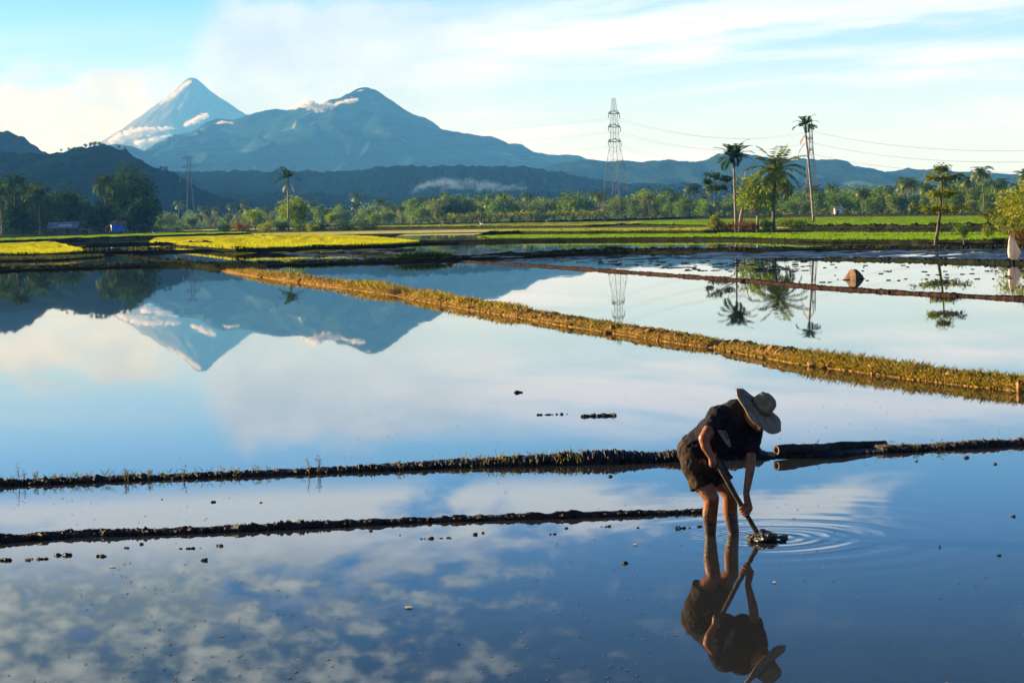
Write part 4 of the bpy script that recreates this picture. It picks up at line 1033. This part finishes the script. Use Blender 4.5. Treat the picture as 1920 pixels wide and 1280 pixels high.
b = MB(); gable(b, (0, 0, 0), 2.3, 2.3, 1.85, .5, .15); b.build('roof', TIN, t)
b = MB(); b.box((-.3, -1.12, .7), .6, .05, 1.3); b.build('door', WOODD, t)
for px, py, L_, lab in [(1136, 405, 2.4, 'tiny thatched shed by the left leg of the clear pylon'), (1172, 401, 1.3, 'left of the two tiny white roofs under the clear pylon'), (1180, 400, 1.7, 'right of the two tiny white roofs under the clear pylon')]:
    p_ = place(px, 860, zE(px)); t = thing('shed', lab, 'shed', p_); hh = (atY(px, py, 860)-p_).z
    b = MB(); b.box((0, 0, hh*.36), L_*.8, 1.6, hh*.72); b.build('wall', WOODD, t)
    b = MB(); gable(b, (0, 0, 0), L_, 2.0, hh*.70, hh*.42, .2); b.build('roof', NIPA if L_ > 2 else WHITEP, t)

# ------------------------------------------------------------------ egrets
EG = solid('white_feather', (.80, .79, .75), None, 1, .7); BEAK = solid('yellow_beak', (.5, .3, .03), None, 1, .5)
def egret(px, Y, z, s, rz, label):
    t = thing('egret', label, 'egret', place(px, Y, z), rz, 'egrets standing in the far fields'); b = MB()
    b.blob((0, 0, .48), .26, .11, .13, .05, 1, 9, 7); b.tube([(.2, 0, .52), (.30, 0, .66), (.26, 0, .80), (.33, 0, .92)], [.055, .035, .03, .03], 6); b.blob((.36, 0, .93), .06, .035, .035, .02, 1, 7, 5)
    b.tube([(-.2, 0, .5), (-.42, 0, .40)], [.07, .02], 5); b.build('body', EG, t, True)
    b = MB(); b.tube([(.40, 0, .93), (.54, 0, .90)], [.016, .004], 5); b.build('beak', BEAK, t)
    for y in (-.04, .04):
        b = MB(); b.tube([(0, y, .42), (-.02, y, .2), (0, y, -.02)], .012, 4); b.build('leg', DARKBARK, t)
    t.scale = (s, s, s)
egret(828, 470, .9, 1.1, .3, 'white egret standing upright on the pale rice left of centre')
egret(903, 420, .9, 1.2, 2.6, 'white egret bending forward on the bund right of the other egret')
egret(1025, 560, .85, 1.1, .2, 'white egret at the foot of the banana plants')
egret(289, 440, .80, 1.0, 3.0, 'white egret beside the right end of the village trees')

# ------------------------------------------------------------------ rock, sack, log
ROCK = solid('brown_rock', (.09, .06, .045), (.22, .145, .095), 5, 1.0, .5, 9, 0.0)
pr = ground(1606, 523, 0); b = MB()
Yr = pr.y; k_ = Yr/FPX
O_ = [(-20, 3), (-18, -3), (-13, -9), (-9, -16), (-5, -19), (3, -17), (11, -11), (19, -3), (18, 3)]
fr_ = [Vector((dx*k_*.8, -.10, -dy*k_)) for dx, dy in O_]; bk_ = [Vector((dx*k_, .26, -dy*k_*.93)) for dx, dy in O_]
nose_ = Vector((-8*k_, -.62, .20)); nose2 = Vector((-9*k_, -.68, -.08)); n_ = len(O_)
vs_ = fr_+bk_+[nose_, nose2]; fs_ = [(i, i+1, n_+i+1, n_+i) for i in range(n_-1)]+[tuple(n_+i for i in range(n_))]
for i in range(n_-1): fs_.append((i+1, i, 2*n_))
fs_ += [(0, 2*n_+1, 2*n_), (2*n_+1, n_-1, 2*n_)]
b.add(vs_, fs_); ro = b.build('rock', ROCK); ro.location = pr+Vector((0, .3, 0)); ro.rotation_euler = (0, 0, R(8)); tag(ro, 'brown angular boulder in the water by the thin reddish bund', 'rock')
bv = ro.modifiers.new('bevel', 'BEVEL'); bv.width = .03; bv.segments = 2

SACK = foliage('white_sack', (.62, .57, .48), (.82, .78, .70), 3, .45, .6, .01, (1, .97, .9))
ps = ground(1899, 489, .1); t = thing('sack_scarecrow', 'white sack draped on a stick at the right edge of the ploughed mud', 'scarecrow', ps); k_ = ps.y/FPX
def sk(dx, dy, y=0): return Vector((dx*k_, y, -dy*k_))
b = MB(); b.tube([sk(0, 10), sk(-4, -30), sk(-2, -53)], .025, 6); b.build('stick', BARK, t)
b = MB(); lv_ = [(-48, -2, 3), (-40, -1.5, 5.5), (-30, 0, 8), (-18, 1, 10), (-8, 1, 9), (2, -1, 6)]; vs_ = []; N_ = 18
for j, (dy, cx_, w_) in enumerate(lv_):
    for i in range(N_):
        a = 2*math.pi*i/N_; f_ = 1+.22*math.sin(5*a+j*.5)+.12*math.sin(9*a-j)
        vs_.append(sk(cx_+math.cos(a)*w_*f_+(3 if (j == 3 and math.cos(a) > .6) else 0), dy+2*math.sin(3*a), math.sin(a)*w_*f_*k_*.8))
b.add(vs_, [(j*N_+i, j*N_+(i+1) % N_, (j+1)*N_+(i+1) % N_, (j+1)*N_+i) for j in range(len(lv_)-1) for i in range(N_)]+[tuple(range(N_))])
b.build('sack', SACK, t, True)

LOGM = solid('wet_log', (.012, .010, .008), (.05, .036, .024), 7, .6, 1.0, 22, .3)
LEND = solid('cut_wood', (.07, .05, .03), (.15, .10, .06), 8, .8)
Yl = ground(1455, 858, 0).y-.02; a = atY(1456, 844, Yl); c_ = atY(1658, 834.5, Yl+.75)
t = thing('log', 'dark hollow log lying along the near mud bund', 'log', a)
d = c_-a; n_ = 40; pts = [d*(i/n_)+Vector((0, 0, .006*math.sin(i*.31))) for i in range(n_+1)]
r0 = .056
b = MB(); b.tube(pts, [r0*(1+.05*math.sin(i*.6)+.07*noise.noise(Vector((i*.45, 1, 2)))+(.10 if i % 13 == 6 else 0)+.05*(i/n_)) for i in range(n_+1)], 16, False); b.build('trunk', LOGM, t, True)
for (p_, sg) in ((pts[0], -1), (pts[-1], 1)):
    b = MB(); ax = d.normalized(); e = ax.cross(Vector((0, 0, 1))).normalized(); g = e.cross(ax); vs_ = []
    rr = r0*(1.0 if sg < 0 else 1.05)
    for q, (ra, off) in enumerate(((1.0, 0), (.98, .006), (.62, .004), (.58, -.06))):
        for i in range(16):
            an = 2*math.pi*i/16; vs_.append(p_+(e*math.cos(an)+g*math.sin(an))*rr*ra+ax*sg*off)
    b.add(vs_, [(q*16+i, q*16+(i+1) % 16, (q+1)*16+(i+1) % 16, (q+1)*16+i) for q in range(3) for i in range(16)]+[tuple(range(48, 64))]); b.build('cut_end', LEND, t)

# ------------------------------------------------------------------ clods in the shallows, floating bits, weeds
CL = [ # px, py, radius px, n lumps, spread px, label
 (30, 1050, 7, 8, 30, 'longest string of mud clods at lower left'), (72, 1048, 5, 5, 14, 'short string beside the longest one at lower left'), (116, 1041, 7, 7, 14, 'ragged group below the clod line at left'),
 (190, 1043, 6, 4, 9, 'little group left of centre below the clod line'), (236, 1027, 5, 3, 6, 'small wet mud clod close under the clod line'), (264, 1020, 5, 2, 3, 'single mud clod near the clod line at left'),
 (356, 1028, 5, 9, 24, 'thin row left of centre'), (386, 1050, 6, 2, 4, 'mud clod with a twig lying lowest on the left'), (415, 1023, 5, 3, 8, 'flat pair of mud clods left of centre'),
 (204, 1016, 5, 2, 4, 'mud clod touching the lower side of the clod line'), (401, 941, 4.5, 4, 5, 'double mud clod between the two near bunds'), (304, 936, 3, 1, 2, 'tiny mud clod between the two near bunds at left'), (490, 942, 3, 2, 4, 'tiny flat mud clod between the two near bunds'),
 (815, 1009, 5, 9, 30, 'long row below the clod line at centre'), (889, 1002, 5, 2, 4, 'wet mud clod right of the long row'), (906, 999, 4, 2, 3, 'second wet mud clod right of the long row'), (750, 1003, 3.5, 1, 1, 'single round mud clod left of the long row'), (698, 995, 5, 3, 7, 'mud clod just under the clod line at centre'),
 (1036, 1001, 4, 3, 9, 'flat row under the right part of the clod line'), (1062, 990, 4, 2, 3, 'upright mud clod under the right part of the clod line'), (1137, 987, 4, 4, 11, 'short row well left of the man'), (1197, 989, 4, 2, 3, 'small mud clod left of the man'),
 (1173, 1056, 6, 3, 5, 'lone mud clod in open water left of the man'), (1280, 990, 6, 5, 16, 'group just left of the legs of the man'), (1310, 987, 6, 3, 5, 'dark mud clod touching the left leg of the man'),
 (975, 736, 6, 4, 7, 'small dark mud clod far out in the middle pool'), (1040, 777, 4, 9, 36, 'thin row in the middle pool'), (1122, 780, 7, 16, 30, 'spiky dark heap in the middle pool'),
 (1870, 1041, 4, 2, 4, 'lone mud clod in the lower right water'), (1898, 968, 5, 2, 5, 'flat mud clod near the right edge'), (1812, 858, 6, 1, 2, 'mud clod just below the right end of the near bund'), (1866, 870, 4, 1, 1, 'small mud clod below the bund at the right edge'), (1717, 865, 4, 2, 4, 'flat mud clod right of the log'), (1145, 893, 6, 2, 6, 'mud clod just under the thick part of the near bund')]
for i, (px, py, rp, n_, sp, lab) in enumerate(CL):
    p = ground(px, py, 0); k_ = (p-CAM).length/FPX; b = MB(); r_ = random.Random(700+i); row = sp >= 9
    for q in range(n_):
        o = Vector((r_.uniform(-sp, sp)*k_ if n_ > 1 else 0, r_.gauss(0, rp*.4*k_), 0)); s = rp*k_*r_.uniform(.4, 1.0)*.8
        if not row and q: o = o*.45
        if row: b = MB()
        b.blob(p+o+Vector((0, 0, s*.1)), s*1.25, s, s*.85, .4, 2.2, 9, 6, r_.uniform(0, 99))
        if row: tag(b.build('mud_clod', MUD, loc=p+o), 'small dark clod in the '+lab.replace('mud clods', 'clods'), 'mud clod', lab)
    if not row: tag(b.build('mud_clod', MUD, loc=p), lab, 'mud clod', 'mud clods lying in the shallow water')

STRAW = solid('floating_straw', (.10, .085, .06), (.22, .18, .12), 20, .8)
b = MB(); r_ = random.Random(5)
for i in range(1500):
    if i < 640: px, py = r_.uniform(-50, 1970), lerp(560, 880, r_.random()**.7)
    else: px, py = r_.uniform(-50, 1970), r_.uniform(890, 1280)
    p = ground(px, py, .004); a = r_.uniform(0, 6.28)
    if noise.noise(Vector((p.x*.55, p.y*.12, 2.0)))+.6*noise.noise(Vector((p.x*1.6, p.y*.4, 7.0))) < r_.uniform(-.15, .45): continue; k_ = (p-CAM).length/FPX
    if r_.random() < .75: a = r_.gauss(0, .35)
    L_ = r_.uniform(.6, 3.2)*k_; d = Vector((math.cos(a), math.sin(a), 0))*L_; n_ = Vector((-math.sin(a), math.cos(a), 0))*r_.uniform(.5, 1.3)*k_*2
    b.add([p-d, p+n_, p+d, p-n_, p+Vector((0, 0, .6*k_))], [(0, 3, 4), (3, 2, 4), (2, 1, 4), (1, 0, 4)])
tag(b.build('floating_straw', STRAW), 'bits of straw and leaf floating on the near water', 'straw', kind='stuff')
LEAFY = solid('dead_leaf', (.62, .52, .26), None, 1, .6); LEAFD = solid('dark_leaf_scrap', (.03, .028, .02), None, 1, .6)
def scrap(px, py, L, W, ang, mt, label, tilt=0):
    p = ground(px, py, .006); k_ = (p-CAM).length/FPX; b = MB(); n_ = 8; top = []
    for i in range(n_+1):
        s = i/n_; w_ = math.sin(math.pi*s)**.7*W*k_; x = (s-.5)*L*k_; ca, sa = math.cos(ang), math.sin(ang)
        for q in (-1, 1): top.append(Vector((x*ca-q*w_*sa, x*sa+q*w_*ca, .004+.02*tilt*s)))
    b.add(top+[q-Vector((0, 0, .004)) for q in top], [(2*i, 2*i+2, 2*i+3, 2*i+1) for i in range(n_)]+[(2*(n_+1)+2*i+1, 2*(n_+1)+2*i+3, 2*(n_+1)+2*i+2, 2*(n_+1)+2*i) for i in range(n_)])
    o = b.build('fallen_leaf', mt); o.location = p; tag(o, label, 'leaf')
scrap(766, 1138, 17, 6, -.5, LEAFY, 'pale yellow leaf floating at the lower centre')
scrap(212, 1061, 16, 3, .1, LEAFY, 'thin pale leaf floating at the lower left')
scrap(1452, 1091, 7, 5, .2, LEAFY, 'small pale leaf right of the mirrored man')
scrap(1191, 1020, 8, 4, .2, LEAFY, 'tiny pale leaf left of the legs of the man')
scrap(1762, 1024, 16, 2.2, 1.3, LEAFD, 'dark curled leaf in the right hand water')

WEED = foliage('weed_leaf', (.06, .07, .02), (.28, .24, .08), 3, .4)
def weed(px, py, h, n_, label, seed, z=.05):
    p = ground(px, py, 0); k_ = (p-CAM).length/FPX; r_ = random.Random(seed); t = thing('weed', label, 'weed', p, 0, 'weeds on the near bund'); sb = MB(); lb = MB()
    for q in range(n_):
        o = Vector((r_.uniform(-6, 6)*k_*(n_ > 1), r_.uniform(0, 5)*k_, 0)); hh = h*k_*r_.uniform(.7, 1.0); bx = r_.uniform(-4, 4)*k_
        pts = [o, o+Vector((bx*.3, 0, hh*.5)), o+Vector((bx, 0, hh))]; sb.tube(pts, [.005, .004, .002], 4)
        for _ in range(9):
            s = r_.uniform(.35, 1); q_ = pts[0].lerp(pts[2], s); a = r_.uniform(0, 6.28)
            lb.leaf(q_, Vector((math.cos(a), math.sin(a)*.6, r_.uniform(-.2, 1.1))), Vector((0, -.4, 1)), r_.uniform(4, 9)*k_, 2.2*k_)
    sb.build('stem', WEED, t); lb.build('leaves', WEED, t)
weed(40, 908, 36, 2, 'tallest weed on the near bund at the far left', 1); weed(62, 906, 22, 2, 'bent weed right of the tallest weed', 2); weed(96, 905, 14, 2, 'low crooked weed on the left of the near bund', 3)
weed(240, 902, 24, 3, 'leafy weed on the near bund, leftmost of a pair', 4); weed(275, 900, 22, 3, 'leafy weed on the near bund, right one of a pair', 5); weed(342, 898, 22, 2, 'thin leaning weed on the near bund', 6)
weed(580, 889, 36, 1, 'tall thin stalk on the near bund', 7); weed(599, 888, 38, 2, 'tall branching stalk on the near bund beside the thin one', 8); weed(755, 881, 18, 2, 'small weed where the near bund grows thicker', 9); weed(1720, 846, 14, 2, 'dry weed right of the log', 10); weed(1765, 843, 16, 3, 'forked dry weed on the right of the near bund', 11)
# ------------------------------------------------------------------ the man with the hoe
DM = ground(1345, 1003).y
SKIN = solid('sunburnt_skin', (.17, .062, .025), (.29, .112, .045), 14, .45, .15, 40, .3)
SHIRT = solid('dark_shirt', (.007, .008, .016), (.016, .016, .028), 12, .8, .8, 22, .15)
PALEPATCH = solid('shirt_pale_patch', (.34, .30, .28), (.10, .08, .08), 22, .8, .4, 30, .1)
SHORTS = solid('faded_shorts', (.010, .009, .008), (.055, .040, .026), 6, .85, .7, 18, .1)
HATM = solid('straw_hat', (.24, .175, .10), (.40, .305, .185), 16, .9, .5, 70, .1)
BANDM = solid('hat_band', (.12, .085, .05), None, 1, .8)
SHAFT = solid('hoe_shaft', (.035, .024, .015), (.09, .06, .035), 10, .6, .4, 30, .3)
IRON = solid('wet_iron', (.05, .045, .04), (.12, .10, .085), 12, .35, .3, 30, .5)
def J(px, py, dy=0.0): return atY(px, py, DM+dy)
man = thing('person', 'barefoot man in a dark shirt and straw hat bending over a hoe in the water', 'person', ground(1352, 1001))
ML = man.location
def skin_mesh(name, nodes, edges, mat, vox=.006, flat=(), wr=0.0, wf=8.0, smooth=6):
    """one continuous surface: tapered limbs between joints, fused and smoothed"""
    b = MB(); deg = {}
    for p, q in edges: deg[p] = deg.get(p, 0)+1; deg[q] = deg.get(q, 0)+1
    for p, q in edges:
        P, Q = nodes[p], nodes[q]; b.tube([P[0]-ML, Q[0]-ML], [P[1], Q[1]], 14)
    for k, n in nodes.items():
        if k in flat: continue
        b.blob(n[0]-ML, n[1], n[2] if False else n[1], n[1], 0, 1, 14, 10)
    o = b.build(name, mat)
    rm = o.modifiers.new('fuse', 'REMESH'); rm.mode = 'VOXEL'; rm.voxel_size = vox
    sm = o.modifiers.new('smooth', 'SMOOTH'); sm.factor = .5; sm.iterations = smooth
    dg = bpy.context.evaluated_depsgraph_get(); dg.update()
    me2 = bpy.data.meshes.new_from_object(o.evaluated_get(dg)); bpy.data.objects.remove(o)
    me2.name = name
    if wr:
        nr_ = [v_.normal.copy() for v_ in me2.vertices]
        for v_, nn in zip(me2.vertices, nr_):
            q = v_.co; n_ = noise.noise(Vector((q.x*wf+q.z*wf*.5, q.y*wf, q.z*wf*.45)))+.5*noise.noise(q*wf*2.2)
            v_.co = q+nn*n_*wr
    me2.materials.clear(); me2.materials.append(mat)
    for p_ in me2.polygons: p_.use_smooth = True; p_.material_index = 0
    o = bpy.data.objects.new(name, me2); COL.objects.link(o); o.parent = man
    return o

HD = -.30                                    # the hoe lies in this depth plane
h_top, h_bot = J(1333, 848, HD), J(1434, 1024, HD-.02)
AX = (h_bot-h_top).normalized(); SR = .021
def on_shaft(px): 
    s = (px-1333)/(1434-1333); return h_top+(h_bot-h_top)*s
N = {}; ED = []
def n_(k, p, rx, ry=None): N[k] = (p, rx, ry or rx)
def e_(*ks):
    for a, b_ in zip(ks, ks[1:]): ED.append((a, b_))
n_('pelvis', J(1304, 848, .05), .135, .115); n_('belly', J(1326, 823, .0), .125, .105); n_('chest', J(1360, 797, -.1), .145, .115); n_('upper', J(1380, 783, -.14), .10, .09)
n_('neck', J(1396, 776, -.19), .055); n_('skull', J(1411, 778, -.24), .082, .088); n_('face', J(1420, 790, -.29), .07, .066); n_('chin', J(1424, 802, -.31), .035)
e_('pelvis', 'belly', 'chest', 'upper', 'neck', 'skull', 'face', 'chin')
n_('nosetip', J(1430, 796, -.345), .012); e_('face', 'nosetip')
n_('rsh', J(1346, 781, -.20), .062); n_('relb', J(1320, 822, -.31), .047); n_('rwr', J(1334, 857, -.33), .027); e_('chest', 'rsh', 'relb', 'rwr')
n_('rfa', J(1323, 836, -.32), .041)
ED.remove(('relb', 'rwr')); e_('relb', 'rfa', 'rwr')
n_('lsh', J(1413, 802, -.08), .062); n_('lelb', J(1408, 857, -.18), .040); n_('lfa', J(1407, 877, -.21), .040); n_('lwr', J(1399, 925, -.27), .027); e_('chest', 'lsh', 'lelb', 'lfa', 'lwr')
n_('rhip', J(1303, 868, -.02), .105); n_('rth', J(1315, 903, -.06), .088); n_('rkn', J(1335, 934, -.13), .061); n_('rca', J(1331, 963, -.05), .064); n_('ran', J(1332, 1003, .0), .046); n_('rft', J(1333, 1042, .0), .042); e_('pelvis', 'rhip', 'rth', 'rkn', 'rca', 'ran', 'rft')
n_('lhip', J(1326, 862, .12), .10); n_('lth', J(1347, 896, .11), .086); n_('lkn', J(1369, 927, .05), .060); n_('lca', J(1369, 957, .12), .062); n_('lan', J(1376, 999, .14), .046); n_('lft', J(1378, 1036, .14), .042); e_('pelvis', 'lhip', 'lth', 'lkn', 'lca', 'lan', 'lft')
def hand(tag_, wr, px, Sdir):
    P = on_shaft(px); S = (Sdir-AX*Sdir.dot(AX)).normalized(); T = AX.cross(S)
    pc = P+S*(SR+.022); n_(tag_+'palm', pc, .034, .020); e_(wr, tag_+'palm')
    for i, (o, l) in enumerate(((-.033, .88), (-.011, 1.0), (.011, .95), (.033, .8))):
        prev = tag_+'palm'
        for j, an in enumerate((38, 92, 146, 192)):
            an = R(an*(.9+.1*l)); q = P+AX*o*1.08+(S*math.cos(an)+T*math.sin(an))*(SR+.011)
            k = '%sf%d%d' % (tag_, i, j); n_(k, q, [.0105, .0098, .009, .008][j]); e_(prev, k); prev = k
    prev = tag_+'palm'
    for j, an in enumerate((-30, -80, -125)):
        an = R(an); q = P-AX*(.030+.016*j)+(S*math.cos(an)+T*math.sin(an))*(SR+.012); k = '%st%d' % (tag_, j)
        n_(k, q, [.013, .011, .0095][j]); e_(prev, k); prev = k
hand('r', 'rwr', 1342.5, Vector((-.75, -.35, .5))); hand('l', 'lwr', 1395.5, Vector((.8, -.1, .5)))
bo = skin_mesh('body', N, ED, SKIN, .0052)
bo.data.materials.append(solid('muddy_shin', (.045, .026, .015), (.11, .055, .028), 18, .3, .4, 40, .5))
for p_ in bo.data.polygons:
    if p_.center.z+ML.z < .15+.10*noise.noise(p_.center*11)+.05*noise.noise(p_.center*30): p_.material_index = 1
# ears
# shirt, loose round the trunk with short sleeves
S_ = {}; SE = []
def s_(k, p, rx, ry=None): S_[k] = (p, rx, ry or rx)
s_('hem', J(1302, 845, .03), .152, .150); s_('waist', J(1323, 825, .0), .140, .130); s_('chest', J(1359, 798, -.1), .160, .138); s_('up', J(1379, 782, -.15), .150, .135); s_('neck', J(1392, 776, -.18), .092)
s_('rsh', J(1348, 780, -.20), .098); s_('rsl', J(1331, 805, -.27), .074); s_('lsh', J(1411, 801, -.09), .098); s_('lsm', J(1411, 829, -.13), .070); s_('lsl', J(1409, 851, -.17), .058)
s_('sag', J(1352, 830, -.04), .125, .11); s_('sag2', J(1385, 836, -.06), .095, .07)
SE = [('hem', 'waist'), ('waist', 'chest'), ('chest', 'up'), ('up', 'neck'), ('chest', 'rsh'), ('rsh', 'rsl'), ('chest', 'lsh'), ('lsh', 'lsm'), ('lsm', 'lsl'), ('chest', 'sag2'), ('waist', 'sag')]
sh = skin_mesh('shirt', S_, SE, SHIRT, .008, ('neck', 'rsl', 'lsl', 'hem'), .010, 13, 4)
sh.data.materials.append(PALEPATCH)
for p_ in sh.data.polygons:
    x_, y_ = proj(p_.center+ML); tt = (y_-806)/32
    if 0 < tt < 1 and p_.normal.y < -.1 and abs(x_-(1353+tt*16)) < 8-5.5*tt*abs(tt): p_.material_index = 1  # pale tapering patch on the shirt front, a second colour on chosen faces
# shorts: two flaring legs
Q_ = {}; 
def q_(k, p, rx, ry=None): Q_[k] = (p, rx, ry or rx)
q_('w', J(1302, 845, .05), .150, .132); q_('rh', J(1301, 868, -.01), .118); q_('rt', J(1313, 893, -.04), .108); q_('rm', J(1320, 912, -.06), .122)
q_('lh', J(1325, 863, .12), .115); q_('lt', J(1343, 887, .11), .104); q_('lm', J(1353, 906, .10), .112); q_('b', J(1289, 850, .04), .09)
skin_mesh('shorts', Q_, [('w', 'rh'), ('rh', 'rt'), ('rt', 'rm'), ('w', 'lh'), ('lh', 'lt'), ('lt', 'lm'), ('w', 'b')], SHORTS, .008, ('rm', 'lm'), .011, 11, 3)
# straw hat: wide brim, tall dented crown
hc = J(1423, 767, -.26)
nrm = (RT*.62+UP*.66-FW*.36).normalized(); ax1 = nrm.cross(FW).normalized(); ax2 = nrm.cross(ax1)
def HP(r, a, z): return hc-ML+ax1*(r*math.cos(a))+ax2*(r*math.sin(a))+nrm*z
b = MB(); prof_ = [(.082, -.012), (.094, -.008), (.12, -.004), (.17, -.010), (.21, -.018), (.246, -.020), (.250, -.011), (.244, -.009), (.205, -.005), (.165, .002), (.118, .010), (.098, .016)]
NA = 56; vs_ = []
for j, (r, z) in enumerate(prof_):
    for i in range(NA):
        a = 2*math.pi*i/NA; wv = .018*math.sin(2*a+.6)*(r/.26)**2+.006*math.sin(7*a)*(r/.26)**3
        vs_.append(HP(r*(1+.015*math.sin(5*a)), a, z+wv))
b.add(vs_, [(j*NA+i, j*NA+(i+1) % NA, (j+1)*NA+(i+1) % NA, (j+1)*NA+i) for j in range(len(prof_)-1) for i in range(NA)])
hat = b.build('hat', HATM, man, True)
b = MB(); prof_ = [(.099, .014), (.097, .05), (.092, .09), (.084, .122), (.066, .140), (.040, .142), (.018, .134), (.002, .130)]; NA = 40; vs_ = []
for j, (r, z) in enumerate(prof_):
    for i in range(NA):
        a = 2*math.pi*i/NA; pinch = 1-.14*max(0, math.cos(a-2.2))**3*(j/7); vs_.append(HP(r*pinch, a, z-.022*max(0, math.cos(2*a+.4))*(j > 3)))
b.add(vs_, [(j*NA+i, j*NA+(i+1) % NA, (j+1)*NA+(i+1) % NA, (j+1)*NA+i) for j in range(len(prof_)-1) for i in range(NA)]+[tuple(7*NA+i for i in range(NA))])
b.build('crown', HATM, hat, True)
b = MB(); vs_ = []
for j, (r, z) in enumerate([(.1015, .016), (.1025, .030), (.0995, .044)]):
    for i in range(40): vs_.append(HP(r, 2*math.pi*i/40, z))
b.add(vs_, [(j*40+i, j*40+(i+1) % 40, (j+1)*40+(i+1) % 40, (j+1)*40+i) for j in range(2) for i in range(40)]); b.build('hat_band', BANDM, hat, True)
b = MB(); r_ = random.Random(3)
for i in range(26):
    a = r_.uniform(0, 6.28); p_ = HP(.244, a, -.014+.018*math.sin(2*a+.6)); q = HP(.259+r_.uniform(0, .012), a+r_.uniform(-.05, .05), -.016+.018*math.sin(2*a+.6)+r_.uniform(-.01, .01)); b.bar(p_, q, .0016, 3)
b.build('loose_straw', HATM, hat)
# hair at the nape
b = MB(); hp_ = J(1404, 773, -.215)-ML; b.blob(hp_, .078, .080, .082, .06, 3, 14, 10, 2); b.build('hair', solid('black_hair', (.012, .011, .010), None, 1, .6), man, True)

# hoe
hoe = thing('hoe', 'long handled hoe the man pushes into the mud', 'hoe', h_bot); HL = h_bot
b = MB(); pts = [h_top-HL+(h_bot-h_top)*(i/12) for i in range(13)]; b.tube(pts, [SR*(1+.07*math.sin(i*2.1)) for i in range(13)], 12); b.build('handle', SHAFT, hoe, True)
b = MB(); side = AX.cross(FW).normalized(); tip = AX*.02; dn = (side*-.75+AX*.35-FW*.1).normalized(); wv = dn.cross(side).normalized(); wv = FW
pb_ = [tip+wv*s*.06*q+dn*d_ for (d_, q) in ((-.03, .6), (.05, 1.0), (.18, 1.25)) for s in (-1, 1)]
nn_ = dn.cross(wv).normalized()*.006
b.add([p_+nn_ for p_ in pb_]+[p_-nn_ for p_ in pb_], [(0, 1, 3, 2), (2, 3, 5, 4), (7, 6, 8, 9), (9, 8, 10, 11), (0, 2, 8, 6), (2, 4, 10, 8), (1, 7, 9, 3), (3, 9, 11, 5), (4, 5, 11, 10), (0, 6, 7, 1)]); b.build('blade', IRON, hoe)
b = MB(); b.tube([AX*-.05, AX*.03], [.030, .034], 10); b.build('socket', IRON, hoe, True)
# heap of wet mud and weed lifted by the blade
WETM = solid('dripping_mud', (.022, .020, .013), (.085, .07, .035), 14, .22, .9, 40, .6)
pm = ground(1436, 1011, 0); b = MB(); r_ = random.Random(8)
for q in range(34):
    x = r_.gauss(0, .075); y = r_.gauss(0, .07); s = r_.uniform(.02, .05)*(1-min(.7, abs(x)*2.6))
    b.blob(pm+Vector((x, y, .012+.028*max(0, 1-(x/.15)**2)*r_.uniform(.3, 1))), s*1.4, s*1.2, s*.75, .4, 2.5, 9, 6, r_.uniform(0, 99))
for q in range(40):
    x = r_.gauss(0, .08); y = r_.gauss(-.02, .06); a = r_.uniform(0, 6.28); b.leaf(pm+Vector((x, y, .03)), Vector((math.cos(a), math.sin(a), r_.uniform(-.3, .5))), Vector((0, 0, 1)), r_.uniform(.03, .08), .008)
tag(b.build('mud_heap', WETM, loc=pm), 'dripping heap of mud and weed at the tip of the hoe', 'mud heap')
